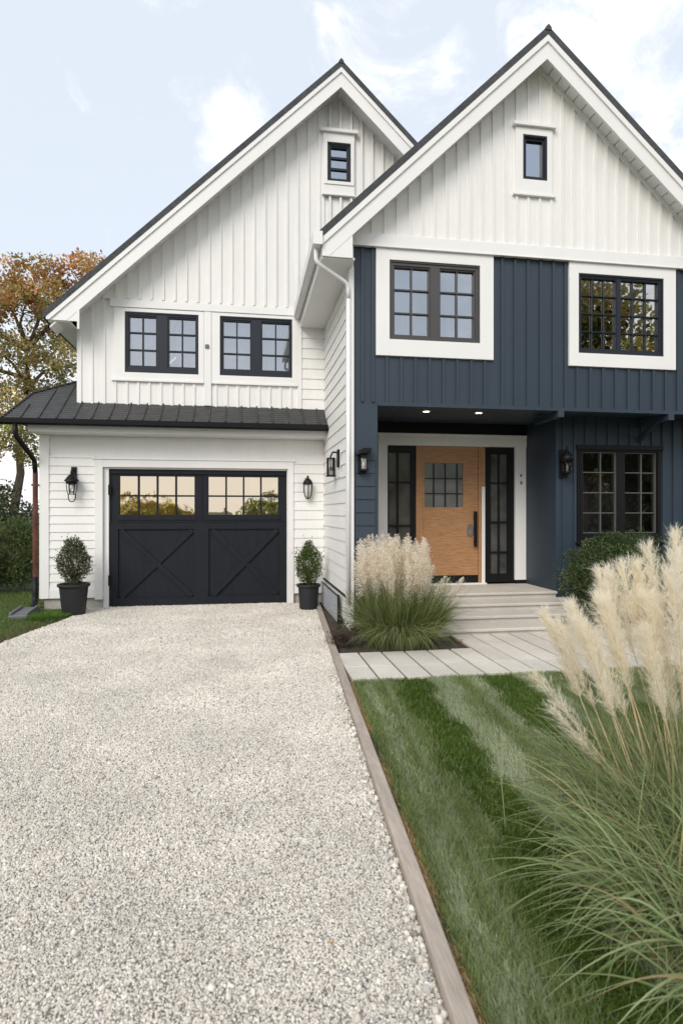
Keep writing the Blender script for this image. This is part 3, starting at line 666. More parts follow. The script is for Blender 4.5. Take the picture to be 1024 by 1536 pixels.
mb.tube([(cx - .05, cy, 1.78), (cx - .048, cy, 1.70), (cx - .03, cy, 1.668), (cx, cy, 1.656), (cx + .03, cy, 1.665), (cx + .05, cy, 1.70), (cx + .055, cy, 1.78)], .008, 6)
mb.build('cage', M['black'], lt)
MB().lathe(cx, cy, [(.0, 1.79), (.035, 1.80), (.042, 1.88), (.03, 1.93), (0, 1.935)], 12).build('bulb', M['clear'], lt, smooth=True)
mb = MB(); mb.tube([(cx, cy, 2.13), (cx, cy + .05, 2.17), (cx, YG - .03, 2.14)], .012, 6); mb.box(cx - .04, cx + .04, YG - .035, YG - .01, 2.03, 2.2); mb.build('bracket', M['black'], lt)

cx, cy = 1.045, YG - .11
lt = thing('wall_lantern', (cx, YG - .01, 1.9), 'black lantern with domed cap and tapered frosted shade, right of the garage door', 'lantern', GRP)
mb = MB(); mb.lathe(cx, cy, [(.0, 2.10), (.014, 2.09), (.02, 2.07), (.012, 2.055), (.03, 2.045), (.065, 2.01), (.08, 1.975), (.08, 1.95), (.0, 1.95)], 16); mb.build('hood', M['black'], lt)
MB().lathe(cx, cy, [(.058, 1.95), (.056, 1.86), (.045, 1.78), (.025, 1.735), (0, 1.73)], 14).build('shade', M['milk'], lt, smooth=True)
mb = MB()
for q in (0, math.pi / 2, math.pi, 1.5 * math.pi):
    mb.tube([(cx + r_ * math.cos(q), cy + r_ * math.sin(q), z) for r_, z in ((.066, 1.95), (.065, 1.86), (.053, 1.775), (.03, 1.725), (.0, 1.715))], .008, 6)
mb.build('cage', M['black'], lt)
mb = MB(); mb.box(cx - .035, cx + .035, YG - .04, YG - .012, 1.86, 2.06); mb.box(cx - .015, cx + .015, cy, YG - .03, 1.965, 1.995); mb.build('bracket', M['black'], lt)

lt = thing('wall_lantern', (1.31, 8.8, 2.1), 'boxy caged lantern with clear panes on the white side wall by the corner', 'lantern', GRP)
bx0, bx1, by0, by1, bz0, bz1 = 1.20, 1.285, 8.50, 8.60, 2.03, 2.26
mb = MB()
for xa in (bx0, bx1):
    for ya in (by0, (by0 + by1) / 2, by1): mb.box(xa - .008, xa + .008, ya - .008, ya + .008, bz0, bz1)
for xa in (bx0 + .033, bx0 + .066): mb.box(xa - .006, xa + .006, by0 - .006, by0 + .006, bz0 + .06, bz1)
mb.box(bx0 - .012, bx1 + .012, by0 - .012, by1 + .012, bz1, bz1 + .018); mb.box(bx0 - .02, bx1 + .02, by0 - .02, by1 + .02, bz0 - .02, bz0)
mb.build('cage', M['black'], lt)
MB().box(bx0 + .012, bx1 - .012, by0 + .012, by1 - .012, bz0 + .001, bz1 - .001).build('pane', M['clear'], lt)
MB().lathe((bx0 + bx1) / 2, (by0 + by1) / 2, [(0, 2.02), (.03, 2.03), (.035, 2.1), (.015, 2.15), (0, 2.155)], 12).build('bulb', M['milk'], lt, smooth=True)
mb = MB(); mb.tube(bend([(1.235, 8.52, 2.29), (1.235, 8.30, 2.34), (1.30, 8.22, 2.32)]), .012, 8); mb.box(1.285, 1.318, 8.14, 8.27, 2.12, 2.36); mb.build('bracket', M['black'], lt)
MB().box(1.310, 1.3195, 8.1, 8.68, 1.98, 2.40).build('mounting_plate', M['trim'], lt, bevel=.004)

lt = thing('wall_lantern', (1.5, YF, 2.1), 'black hooded lantern with glass tube on the narrow navy strip left of the porch', 'lantern', GRP)
cx, cy = 1.475, YF - .10
mb = MB(); mb.prism([(cx - .085, 2.205), (cx + .08, 2.235), (cx + .09, 2.29), (cx - .02, 2.29), (cx - .085, 2.25)], cy - .08, YF - .02); mb.box(cx - .04, cx + .03, cy - .05, cy + .03, 2.165, 2.21); mb.build('hood', M['black'], lt, bevel=.006)
MB().lathe(cx, cy, [(.036, 2.03), (.036, 2.165)], 16).build('shade', M['clear'], lt, smooth=True)
MB().lathe(cx, cy, [(0, 2.04), (.016, 2.045), (.018, 2.11), (0, 2.13)], 10).build('bulb', M['milk'], lt, smooth=True)
mb = MB(); mb.box(cx - .045, cx + .055, cy - .05, cy + .04, 2.012, 2.03); mb.box(cx - .06, cx - .03, cy + .03, YF - .015, 1.99, 2.25); mb.box(cx - .05, cx + .05, YF - .022, YF - .003, 1.98, 2.28); mb.build('bracket', M['black'], lt)

cx, cy = 4.55, YL - .13
lt = thing('wall_lantern', (cx, YL, 2.2), 'black lantern with onion shaped cap on the navy wall right of the front door', 'lantern', GRP)
mb = MB(); mb.lathe(cx, cy, [(0, 2.44), (.012, 2.43), (.018, 2.41), (.010, 2.395), (.022, 2.385), (.03, 2.36), (.055, 2.33), (.092, 2.29), (.098, 2.255), (.075, 2.225), (.05, 2.21), (.0, 2.208)], 18); mb.build('hood', M['black'], lt, smooth=True)
mb = MB()
for xa in (-.05, 0, .05):
    for ya in (-.05, .05): mb.box(cx + xa - .006, cx + xa + .006, cy + ya - .006, cy + ya + .006, 2.07, 2.215)
mb.box(cx - .06, cx + .06, cy - .06, cy + .06, 2.055, 2.07); mb.lathe(cx, cy, [(.045, 2.055), (.03, 2.035), (0, 2.03)], 12); mb.build('cage', M['black'], lt)
MB().box(cx - .044, cx + .044, cy - .044, cy + .044, 2.071, 2.205).build('pane', M['clear'], lt)
MB().lathe(cx, cy, [(0, 2.08), (.02, 2.085), (.026, 2.13), (.01, 2.17), (0, 2.172)], 10).build('bulb', M['milk'], lt, smooth=True)
mb = MB(); mb.tube([(cx, cy + .05, 2.30), (cx, YL - .02, 2.33)], .014, 6); mb.box(cx - .06, cx + .06, YL - .035, YL - .02, 1.99, 2.40); mb.build('bracket', M['black'], lt)

for (lx, lab) in ((2.475, 'small lit recessed light in the dark porch ceiling, above the left sidelight'), (3.23, 'small lit recessed light in the dark porch ceiling, above the wooden door')):
    d = thing('recessed_light', (lx, 7.93, 2.885), lab, 'ceiling light', 'recessed lights of the porch')
    MB().lathe(lx, 7.93, [(.062, 2.884), (.062, 2.876), (.045, 2.874), (.043, 2.884)], 20).build('ring', M['trim'], d)
    MB().lathe(lx, 7.93, [(.043, 2.879), (.0, 2.877)], 20).build('lens', M['lamp'], d)
    pl = bpy.data.lights.new('downlight', 'SPOT'); pl.energy = 16; pl.color = (1, .82, .6); pl.spot_size = R(110); pl.spot_blend = .8; pl.shadow_soft_size = .04
    po = bpy.data.objects.new('downlight', pl); C.objects.link(po); po.location = (lx, 7.93, 2.865); par(po, d)

# ------------------------------------------------------------------ plants
def cpick(cols, n, jit=.15):
    c = np.asarray(cols)[rng.integers(0, len(cols), n)]
    return np.clip(c * (1 + rng.normal(0, jit, (n, 1))), .003, .95)
def leaves(P, size, cols, up=.3, aspect=.5, nrm_=None):
    n = len(P); d = rng.normal(0, 1, (n, 3)); d[:, 2] += up
    if nrm_ is not None: d += nrm_
    d /= np.linalg.norm(d, axis=1)[:, None]
    r = rng.normal(0, 1, (n, 3)); s = np.cross(d, r); s /= np.linalg.norm(s, axis=1)[:, None]
    L_ = (size * rng.uniform(.6, 1.3, n))[:, None]
    V = np.stack([P, P + d * L_ * .5 + s * L_ * aspect * .5, P + d * L_, P + d * L_ * .5 - s * L_ * aspect * .5], 1).reshape(-1, 3)
    return V, np.arange(4 * n).reshape(-1, 4), np.repeat(cols, 4, 0)
def ribbons(P, dirv, length, width, droop, nseg, cols, tipcols=None, curl=None):
    n = len(P); dirv = dirv / np.linalg.norm(dirv, axis=1)[:, None]
    ts = np.linspace(0, 1, nseg + 1); rows = []
    hor = np.stack([-dirv[:, 1], dirv[:, 0], np.zeros(n)], 1) + rng.normal(0, .35, (n, 3)); hor /= np.linalg.norm(hor, axis=1)[:, None]
    out_ = dirv * np.array([1, 1, 0]); 
    pts = []
    for t in ts:
        p = P + dirv * (length * t)[:, None] + out_ * (length * droop * .55 * t * t)[:, None]
        p[:, 2] -= length * droop * t * t * .62
        pts.append(p)
    V = []; cs = []
    for k, t in enumerate(ts):
        wv = width * (1 - t ** 1.6) * (.75 + .5 * min(1, 3 * t)) + .0002
        V += [pts[k] - hor * wv[:, None] / 2, pts[k] + hor * wv[:, None] / 2]
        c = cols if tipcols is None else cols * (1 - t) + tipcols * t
        cs += [c, c]
    V = np.stack(V, 1).reshape(-1, 3); cs = np.stack(cs, 1).reshape(-1, 3)
    m_ = 2 * (nseg + 1); base = (np.arange(n) * m_)[:, None]
    F = np.concatenate([base + np.array([[2 * k, 2 * k + 1, 2 * k + 3, 2 * k + 2]]) for k in range(nseg)], 0)
    return V, F, cs
def cat(*parts):
    V = []; F = []; Cc = []; o = 0
    for v, f, c in parts: V.append(v); F.append(f + o); Cc.append(c); o += len(v)
    return np.concatenate(V), np.concatenate(F), np.concatenate(Cc)
# mown lawn
GREEN = np.array([[.185, .245, .085], [.21, .27, .10], [.25, .30, .13], [.15, .21, .07]])
PALE = np.array([[.40, .44, .29], [.46, .49, .36], [.32, .37, .22], [.36, .41, .26]])
DEEP = np.array([[.085, .18, .010], [.11, .21, .014], [.14, .225, .03]])
def lawn_pts(n, x0, x1, ya, yb):
    x = rng.uniform(x0, x1, n); y = rng.uniform(ya, yb, n); return x, y
def blades(x, y, hgt, wdt, cols, leany, leanx, z0=0.004, droop=.35, nseg=2):
    n = len(x); P = np.stack([x, y, np.full(n, z0)], 1)
    d = np.stack([leanx + rng.normal(0, .32, n), leany + rng.normal(0, .32, n), np.ones(n)], 1)
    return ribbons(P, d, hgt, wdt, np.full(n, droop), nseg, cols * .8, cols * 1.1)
def stripe(x, y):
    s = x + .095 * (5.2 - y) + .025 * np.sin(y * 1.7)
    wob = .03 * np.sin(y * 5 + x * 3) + .02 * np.sin(y * 13 + x * 7) + rng.normal(0, .028, len(x))
    s = s + wob
    # 1 deep stripes, -1 pale stripes, 0 plain
    k = np.zeros(len(x))
    for a, b, v in ((1.10, 1.15, -1), (1.33, 1.63, 1), (1.63, 1.83, -1), (2.01, 2.09, -1), (2.10, 2.48, 1), (2.48, 2.60, -1), (2.85, 3.15, 1), (3.15, 3.3, -1)): k[(s >= a) & (s < b)] = v
    return k
parts = []
for n, ya, yb, x1, hs, ws in ((190000, 1.0, 3.0, 2.6, .050, .0025), (170000, 2.8, 5.16, 4.6, .058, .0038)):
    x, y = lawn_pts(n, .6, x1, ya, yb); ok = x > kx(y) + .092 + .045 * np.abs(np.sin(y * 9)) * rng.uniform(0, 1, n); x, y = x[ok], y[ok]; n = len(x)
    k = stripe(x, y); c = cpick(GREEN, n, .18); cp = cpick(PALE, n, .15); cd = cpick(DEEP, n, .15)
    f = (.5 + .25 * np.sin(x * 4.1 + y * 2.3) + .2 * np.sin(x * 9.7 - y * 6.1))[:, None]; k = np.where(rng.uniform(0, 1, n) < .08, 0, k); sub = .35 * (np.sin((x + .095 * (5.2 - y)) * 42) > .55)[:, None] * (k == 0)[:, None]
    c = np.where((k == -1)[:, None], cp * (.6 + .4 * f) + c * (.4 - .4 * f), np.where((k == 1)[:, None], cd * .8 + c * .2, c * (1 - sub) + cp * sub)); c = c * (.9 + .25 * f)
    dry = rng.uniform(0, 1, n) < .035; c[dry] = cpick([[.22, .18, .09], [.16, .14, .07]], dry.sum())
    ly = np.where(k == -1, .75, np.where(k == 1, -.6, .15))
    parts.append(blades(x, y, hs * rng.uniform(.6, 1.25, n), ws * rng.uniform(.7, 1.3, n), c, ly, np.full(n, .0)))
# straw along the kerb
n = 12000; y = rng.uniform(1.0, 5.15, n); keep = np.sin(y * 3.1) + np.sin(y * 7.7 + 1) + rng.normal(0, .6, n) > .1; y = y[keep]; n = len(y); x = kx(y) + .074 + np.abs(rng.normal(0, .020, n))
parts.append(blades(x, y, .040 * rng.uniform(.5, 1.2, n), .003 * np.ones(n), cpick([[.50, .33, .15], [.58, .43, .24], [.38, .25, .12]], n), rng.normal(0, .8, n), -.4 * np.ones(n)))
V, F, c = cat(*parts); npmesh('lawn_grass', V, F, None, M['grass'], None, c)
tag(bpy.data.objects['lawn_grass'], 'striped green mown lawn between the gravel kerb and the path', 'grass', kind='stuff')
parts = []
n = 60000; y = rng.uniform(6.5, 12, n); x = rng.uniform(-6.5, -2.3, n); ok = (x < dl(y) + .02 * np.sin(y * 11)) & ((x < -3.1) | (y < 9.75)); x, y = x[ok], y[ok]; n = len(x)
edge = (dl(y) - x) < .22 * rng.uniform(.2, 1.3, n)
c = cpick([[.12, .19, .05], [.15, .22, .06], [.19, .24, .08]], n); c[edge] = cpick([[.26, .20, .10], [.15, .15, .06], [.10, .13, .04]], edge.sum())
parts.append(blades(x, y, .075 * rng.uniform(.5, 1.2, n), .006 * np.ones(n), c, np.zeros(n), np.zeros(n), -.012))
n = 2600; q = rng.uniform(0, 6.28, n); r_ = np.sqrt(rng.uniform(0, 1, n)); x = -2.72 + .22 * r_ * np.cos(q); y = 9.05 + .25 * r_ * np.sin(q)
parts.append(blades(x, y, .12 * rng.uniform(.5, 1.2, n), .006 * np.ones(n), cpick([[.10, .20, .03], [.13, .23, .045]], n), .0 * n + .6 * np.sin(q), .8 * np.cos(q), -.012))
V, F, c = cat(*parts); tag(npmesh('side_grass', V, F, None, M['grass'], None, c), 'rough green grass left of the gravel beside the downspout', 'grass', kind='stuff')

# gravel pebbles
def gravel():
    pts = []; rad = []
    def zone(n, ya, yb, r0, r1, marg=.35):
        y = rng.uniform(ya, yb, n); x = rng.uniform(-3.4, 1.2, n)
        ok = (x < kx(y) - .004) & (x > dl(y)) & (x > -.43 * y - marg) & (y < 9.97) & ~((y > 9.86) & ((x < -2.08) | (x > .7)))
        x, y = x[ok], y[ok]; r = rng.uniform(r0, r1, len(x)) * np.exp(rng.normal(0, .18, len(x)))
        pts.append(np.stack([x, y, -.006 + r * rng.uniform(-.1, .75, len(x))], 1)); rad.append(r)
    zone(int(4.6 * 1.5 * 30000), 1.2, 2.7, .0028, .0047); zone(int(4.6 * 2 * 26000), 2.7, 4.7, .0032, .0052); zone(int(4.6 * 2.5 * 18000), 4.7, 7.2, .0042, .0064); zone(int(4.6 * 2.8 * 11000), 7.2, 10., .0055, .0085)
    # a row of larger stones by the kerb and a few strays
    n = 260; y = rng.uniform(1.2, 5.5, n); x = kx(y) - np.abs(rng.normal(0, .035, n)) - .008; r = rng.uniform(.007, .014, n); pts.append(np.stack([x, y, r * .4], 1)); rad.append(r)
    n = 160; y = rng.uniform(1.2, 6, n); x = rng.uniform(-1.5, .5, n); r = rng.uniform(.008, .012, n); pts.append(np.stack([x, y, r * .4], 1)); rad.append(r)
    P = np.concatenate(pts); r = np.concatenate(rad)
    me = bpy.data.meshes.new('gravel'); me.vertices.add(len(P)); me.vertices.foreach_set('co', P.astype(np.float32).ravel())
    a = me.attributes.new('rad', 'FLOAT', 'POINT'); a.data.foreach_set('value', r.astype(np.float32)); me.materials.append(M['pebble'])
    o = bpy.data.objects.new('gravel', me); C.objects.link(o)
    ng = bpy.data.node_groups.new('scatter_pebbles', 'GeometryNodeTree')
    ng.interface.new_socket('Geometry', in_out='INPUT', socket_type='NodeSocketGeometry'); ng.interface.new_socket('Geometry', in_out='OUTPUT', socket_type='NodeSocketGeometry')
    n_ = ng.nodes.new; l = ng.links.new
    gi = n_('NodeGroupInput'); go = n_('NodeGroupOutput'); m2p = n_('GeometryNodeMeshToPoints'); l(gi.outputs[0], m2p.inputs[0])
    ico = n_('GeometryNodeMeshIcoSphere'); ico.inputs['Radius'].default_value = 1; ico.inputs['Subdivisions'].default_value = 2
    nzn = n_('ShaderNodeTexNoise'); nzn.inputs['Scale'].default_value = 1.1
    sp = n_('GeometryNodeSetPosition'); l(ico.outputs[0], sp.inputs[0])
    sub = n_('ShaderNodeVectorMath'); sub.operation = 'SUBTRACT'; sub.inputs[1].default_value = (.5, .5, .5); l(nzn.outputs['Color'], sub.inputs[0])
    scl = n_('ShaderNodeVectorMath'); scl.operation = 'SCALE'; scl.inputs['Scale'].default_value = 1.1; l(sub.outputs[0], scl.inputs[0]); l(scl.outputs[0], sp.inputs['Offset'])
    sm = n_('GeometryNodeSetMaterial'); sm.inputs['Material'].default_value = M['pebble']; l(sp.outputs[0], sm.inputs[0])
    iop = n_('GeometryNodeInstanceOnPoints'); l(m2p.outputs[0], iop.inputs['Points']); l(sm.outputs[0], iop.inputs['Instance'])
    rr = n_('FunctionNodeRandomValue'); rr.data_type = 'FLOAT_VECTOR'; rr.inputs[0].default_value = (0, 0, 0); rr.inputs[1].default_value = (6.28, 6.28, 6.28)
    l(rr.outputs[0], iop.inputs['Rotation'])
    rs = n_('FunctionNodeRandomValue'); rs.data_type = 'FLOAT_VECTOR'; rs.inputs[0].default_value = (.65, .65, .55); rs.inputs[1].default_value = (1.35, 1.25, 1.1); rs.inputs['Seed'].default_value = 3
    na = n_('GeometryNodeInputNamedAttribute'); na.data_type = 'FLOAT'; na.inputs[0].default_value = 'rad'
    vm = n_('ShaderNodeVectorMath'); vm.operation = 'SCALE'; l(rs.outputs[0], vm.inputs[0]); l(na.outputs[0], vm.inputs['Scale']); l(vm.outputs[0], iop.inputs['Scale'])
    l(iop.outputs[0], go.inputs[0])
    md = o.modifiers.new('pebbles', 'NODES'); md.node_group = ng
    tag(o, 'pale grey and cream gravel covering the driveway', 'gravel', kind='stuff')
gravel()

def ellipsoid_pts(n, c, r, shell=.55):
    d = rng.normal(0, 1, (n, 3)); d /= np.linalg.norm(d, axis=1)[:, None]
    u = rng.uniform(shell ** 3, 1, n) ** (1 / 3)
    return np.asarray(c) + d * u[:, None] * np.asarray(r), d
def clumps(nc, c, r, rc, nl, size, cols, shell=.5, up=.2, aspect=.5):
    cc, d0 = ellipsoid_pts(nc, c, r, shell); Vs = []
    for i in range(nc):
        k = rc * rng.uniform(.6, 1.3); P, d = ellipsoid_pts(nl, cc[i], (k, k, k * .8), .2)
        base = np.asarray(cols)[rng.integers(0, len(cols))] * rng.uniform(.62, 1.38)
        col = np.clip(base * (1 + rng.normal(0, .2, (nl, 1))), .004, .9)
        Vs.append(leaves(P, np.full(nl, size), col, up, aspect, d * .8))
    return cat(*Vs)
def twigs(mb, base, pts, r0, r1):
    for p in pts:
        p = Vector(p); b = Vector(base); m_ = b.lerp(p, .5) + Vector((random.uniform(-.03, .03),) * 2 + (.03,)); mb.tube([b, m_, p], [r0, (r0 + r1) / 2, r1], 5)
BOXX = [[.035, .062, .020], [.050, .080, .024], [.065, .085, .030], [.045, .060, .026]]
def potted(loc, rt, rb, hp, top, rx, cols, label, n, leaf):
    x, y = loc; t = thing('potted_shrub', (x, y, 0), label, 'potted plant', 'potted shrubs beside the garage door')
    MB().lathe(x, y, [(0, .0), (rb, .0), (rb + .004, .01), (rt - .015, hp - .05), (rt, hp - .045), (rt + .012, hp - .03), (rt + .012, hp), (rt - .01, hp), (rt - .02, hp - .05), (0, hp - .05)], 32).build('pot', M['pot'], t, smooth=False)
    MB().lathe(x, y, [(rt - .02, hp - .045), (0, hp - .03)], 20).build('soil', M['soil'], t)
    h = top - hp; c0 = hp + h * .46
    mb = MB(); twigs(mb, (x, y, hp - .04), [(x + random.uniform(-.8, .8) * rx, y + random.uniform(-.8, .8) * rx, hp + h * random.uniform(.3, .9)) for _ in range(26)], .008, .002); mb.build('stem', M['bark'], t)
    P1_, d1 = ellipsoid_pts(n, (x, y, c0), (rx, rx * .9, h * .50), .35)
    # taper to a point
    kz = np.clip((P1_[:, 2] - c0) / (h * .5), -1, 1); sc_ = np.where(kz > 0, 1 - .45 * kz, 1 + .12 * kz)
    P1_[:, 0] = x + (P1_[:, 0] - x) * sc_; P1_[:, 1] = y + (P1_[:, 1] - y) * sc_
    P1_ += .03 * np.sin(P1_[:, [1, 2, 0]] * 34) * np.array([1, 1, .6])
    a = leaves(P1_, np.full(n, leaf), cpick(cols, n, .22), .7, .42, d1)
    sp = []
    for _ in range(34):      # loose sprigs at the outline
        p0, dd = ellipsoid_pts(1, (x, y, c0), (rx * .95, rx * .9, h * .46), .95); dd = dd[0]; dd = dd + np.array([0, 0, .7]); m_ = 14
        tt = rng.uniform(0, 1, m_)[:, None]; kz0 = max(0, (p0[0, 2] - c0) / (h * .5)); q0 = p0.copy(); q0[:, :2] = np.array([x, y]) + (q0[:, :2] - np.array([x, y])) * (1 - .45 * kz0)
        sp.append(leaves(q0 + dd * tt * .09 + rng.normal(0, .006, (m_, 3)), np.full(m_, leaf), cpick(cols, m_, .2), .5, .42))
    V, F, c = cat(a, *sp); npmesh('foliage', V, F, None, M['leaf'], t, c)
potted((-2.45, 9.33), .215, .155, .45, 1.17, .235, [[.085, .105, .045], [.105, .115, .055], [.12, .12, .06], [.07, .085, .04]], 'tall black pot with an olive green spiky shrub, left of the garage door', 6500, .030)
potted((1.0, 9.26), .175, .135, .385, 1.07, .205, [[.085, .13, .032], [.11, .155, .038], [.14, .17, .05], [.07, .105, .03]], 'smaller black pot with a bright green bushy shrub, right of the garage door', 6500, .028)

# feather reed grass by the steps
t = thing('ornamental_grass', (1.7, 6.75, 0), 'round green ornamental grass with creamy feathery seed heads beside the front steps', 'ornamental grass')
n = 6500; q = rng.uniform(0, 2 * math.pi, n); r_ = np.sqrt(rng.uniform(0, 1, n))
P = np.stack([1.74 + .36 * r_ * np.cos(q), 6.55 + .27 * r_ * np.sin(q), np.zeros(n)], 1)
q = q + rng.normal(0, .45, n); el = rng.uniform(.05, 1.0, n) * r_ * .50 + .03
d = np.stack([np.cos(q) * el, np.sin(q) * el * .8, np.ones(n)], 1)
ln = rng.uniform(.62, 1.06, n)
cols = cpick([[.12, .17, .045], [.16, .21, .06], [.22, .26, .10], [.32, .33, .17], [.09, .13, .035]], n, .2)
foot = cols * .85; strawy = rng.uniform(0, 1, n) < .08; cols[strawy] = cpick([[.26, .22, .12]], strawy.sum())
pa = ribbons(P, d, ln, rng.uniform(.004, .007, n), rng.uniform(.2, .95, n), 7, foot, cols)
n = 1700; q = rng.uniform(0, 6.28, n); P = np.stack([1.74 + .36 * np.cos(q) * rng.uniform(.3, 1, n), 6.52 + .30 * np.sin(q) * rng.uniform(.3, 1, n), np.zeros(n)], 1)
el = rng.uniform(.08, .42, n); d = np.stack([np.cos(q) * el, np.sin(q) * el, np.ones(n)], 1); cols = cpick([[.25, .30, .11], [.33, .36, .17], [.40, .40, .23], [.20, .25, .08]], n, .15)
pb = ribbons(P, d, rng.uniform(.62, .98, n), rng.uniform(.004, .007, n), rng.uniform(.9, 1.45, n), 9, cols * .8, cols)
V, F, c = cat(pa, pb)
npmesh('leaf_blades', V, F, None, M['grass'], t, c)
st = []; hd = []
for i in range(140):
    q = random.uniform(0, 6.28); r0 = math.sqrt(random.random()); bx_, by_ = 1.72 + .38 * r0 * math.cos(q), 6.64 + .25 * r0 * math.sin(q)
    tip = np.array([1.67 + .46 * r0 * math.cos(q), 6.64 + .34 * r0 * math.sin(q), random.uniform(.98, 1.29) - .06 * r0])
    if i % 9 == 0: tip += np.array([.38, 0, -.34])
    b0 = np.array([bx_, by_, .0]); dd = tip - b0; L_ = np.linalg.norm(dd)
    st.append(ribbons(b0[None], dd[None], np.array([L_]), np.array([.004]), np.array([0.]), 4, cpick([[.30, .26, .15]], 1)))
    m_ = 500; tt = rng.beta(1.4, 1.5, m_) * .46; spread = .028 * np.sin(np.clip((tt / .46), .03, .97) * math.pi) ** .7
    Pp = tip - (dd / L_) * tt[:, None] + rng.normal(0, 1, (m_, 3)) * spread[:, None] * np.array([1, 1, .6])
    hd.append(leaves(Pp, np.full(m_, .017), cpick([[.92, .83, .69], [.95, .89, .79], [.84, .70, .54], [.95, .92, .86]], m_, .1), .9, .5))
V, F, c = cat(*st); npmesh('stalks', V, F, None, M['grass'], t, c)
V, F, c = cat(*hd); tag(npmesh('seed_heads', V, F, None, M['plume'], t, c), 'creamy feathery seed heads', kind='stuff')

# pampas grass in front
PX, PY = 1.92, 2.22
t = thing('pampas_grass', (PX, PY, 0), 'big pampas grass clump with tall cream plumes at the edge of the lawn', 'pampas grass')
n = 4200; q = rng.uniform(0, 2 * math.pi, n); r_ = np.sqrt(rng.uniform(0, 1, n))
P = np.stack([PX + .36 * r_ * np.cos(q), PY + .36 * r_ * np.sin(q), np.zeros(n)], 1)
q = q + rng.normal(0, .5, n); el = .05 + rng.uniform(.1, .55, n) * (.3 + r_) * .66
d = np.stack([np.cos(q) * el, np.sin(q) * el, np.ones(n)], 1)
cols = cpick([[.19, .24, .095], [.23, .28, .125], [.28, .32, .165], [.15, .20, .075], [.33, .33, .18]], n, .18)
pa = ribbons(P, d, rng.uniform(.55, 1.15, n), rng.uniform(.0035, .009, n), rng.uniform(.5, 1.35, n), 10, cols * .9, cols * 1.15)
n = 3000; q = rng.uniform(0, 6.28, n); P = np.stack([1.60 + np.clip(rng.normal(0, .16, n), -.27, .4), 1.76 + rng.normal(0, .18, n), np.zeros(n)], 1)   # broad leaves hanging out to the front
dead = rng.uniform(0, 1, n) < .06; el = rng.uniform(.1, .6, n); d = np.stack([np.cos(q) * el, np.sin(q) * el, np.ones(n)], 1); cols = cpick([[.25, .32, .14], [.30, .365, .18], [.21, .27, .11], [.34, .38, .20]], n, .15)
cols[dead] = cpick([[.48, .38, .20], [.38, .29, .15]], dead.sum()); pb = ribbons(P, d, rng.uniform(.55, .98, n), rng.uniform(.005, .0115, n), rng.uniform(.5, 1.4, n), 12, cols * .9, cols * 1.1)
n = 700; q = rng.uniform(0, 6.28, n); P = np.stack([PX + rng.normal(0, .22, n), PY + rng.normal(0, .22, n), np.zeros(n)], 1)   # upright blades among the stalks
el = rng.uniform(.05, .4, n); d = np.stack([np.cos(q) * el, np.sin(q) * el, np.ones(n)], 1); cols = cpick([[.20, .25, .10], [.26, .29, .14], [.34, .33, .18]], n, .15)
pc = ribbons(P, d, rng.uniform(.6, .95, n), rng.uniform(.003, .006, n), rng.uniform(.05, .5, n), 8, cols * .9, cols * 1.1)
V, F, c = cat(pa, pb, pc)
npmesh('leaf_blades', V, F, None, M['grass'], t, c)
def plume(tip, foot, L_, wmax, nb, bend_=.0):
    tip = np.asarray(tip, float); foot = np.asarray(foot, float); ax = tip - foot; T = np.linalg.norm(ax); ax /= T
    sid = np.cross(ax, (0, 0, 1.)); ns = np.linalg.norm(sid); sid = sid / ns if ns > .05 else np.array([1., 0, 0])
    def pos(s):  # s: 0 foot .. 1 tip, with a slight bow
        s = np.atleast_1d(s); lean = np.array([ax[0], ax[1], 0]) * bend_
        return foot + ax * (s * T)[:, None] + lean * (s ** 3)[:, None] - np.array([0, 0, .35 * bend_]) * (s ** 4)[:, None]
    ss = np.linspace(0, 1, 9); mb = MB(); mb.tube([tuple(p) for p in pos(ss)], [.0042 - .0032 * s for s in ss], 5)
    s0 = 1 - L_ / T
    nw = max(30, nb // 13); u = rng.beta(1.2, 1.0, nw); s = s0 + (1 - s0) * u
    prof = np.sin(np.clip(u, .03, .975) ** .8 * math.pi) ** .75
    b0 = pos(s); q = rng.uniform(0, 6.28, nw)
    e1 = np.cross(ax, (1., .2, 0)); e1 /= np.linalg.norm(e1); e2 = np.cross(ax, e1)
    rad = e1 * np.cos(q)[:, None] + e2 * np.sin(q)[:, None]
    wd = ax + rad * rng.uniform(.16, .62, nw)[:, None] + rng.normal(0, .06, (nw, 3)); wd /= np.linalg.norm(wd, axis=1)[:, None]
    wl = (.05 + 1.35 * wmax * prof) * rng.uniform(.7, 1.35, nw)
    k_ = 15; m_ = nw * k_; tt = rng.uniform(.05, 1, (nw, k_, 1))
    b0 = (b0[:, None] + wd[:, None] * tt * wl[:, None, None] + rng.normal(0, .0022, (nw, k_, 3)) - np.array([0, 0, 1.]) * (tt ** 2) * wl[:, None, None] * .12).reshape(-1, 3)
    d = (wd[:, None] + rng.normal(0, .30, (nw, k_, 3))).reshape(-1, 3)
    ln = rng.uniform(.016, .042, m_)
    cols = cpick([[.95, .87, .73], [.96, .91, .80], [.93, .80, .62], [.97, .94, .88]], m_, .07)
    V, F, c = ribbons(b0, d, ln, rng.uniform(.0009, .0017, m_), rng.uniform(.0, .45, m_), 2, cols)
    return mb, (V, F, c)
def put_plume(tip, foot, L_, wmax, nb, bend_=0.):
    mb, (V, F, c) = plume(tip, foot, L_, wmax, nb, bend_)
    o = npmesh('plume', V, F, None, M['plume'], t, c); s = mb.build('stalk', PSTALK, o)
PSTALK = pmat('straw_stalk', (.50, .40, .24), .6, .15, 20)
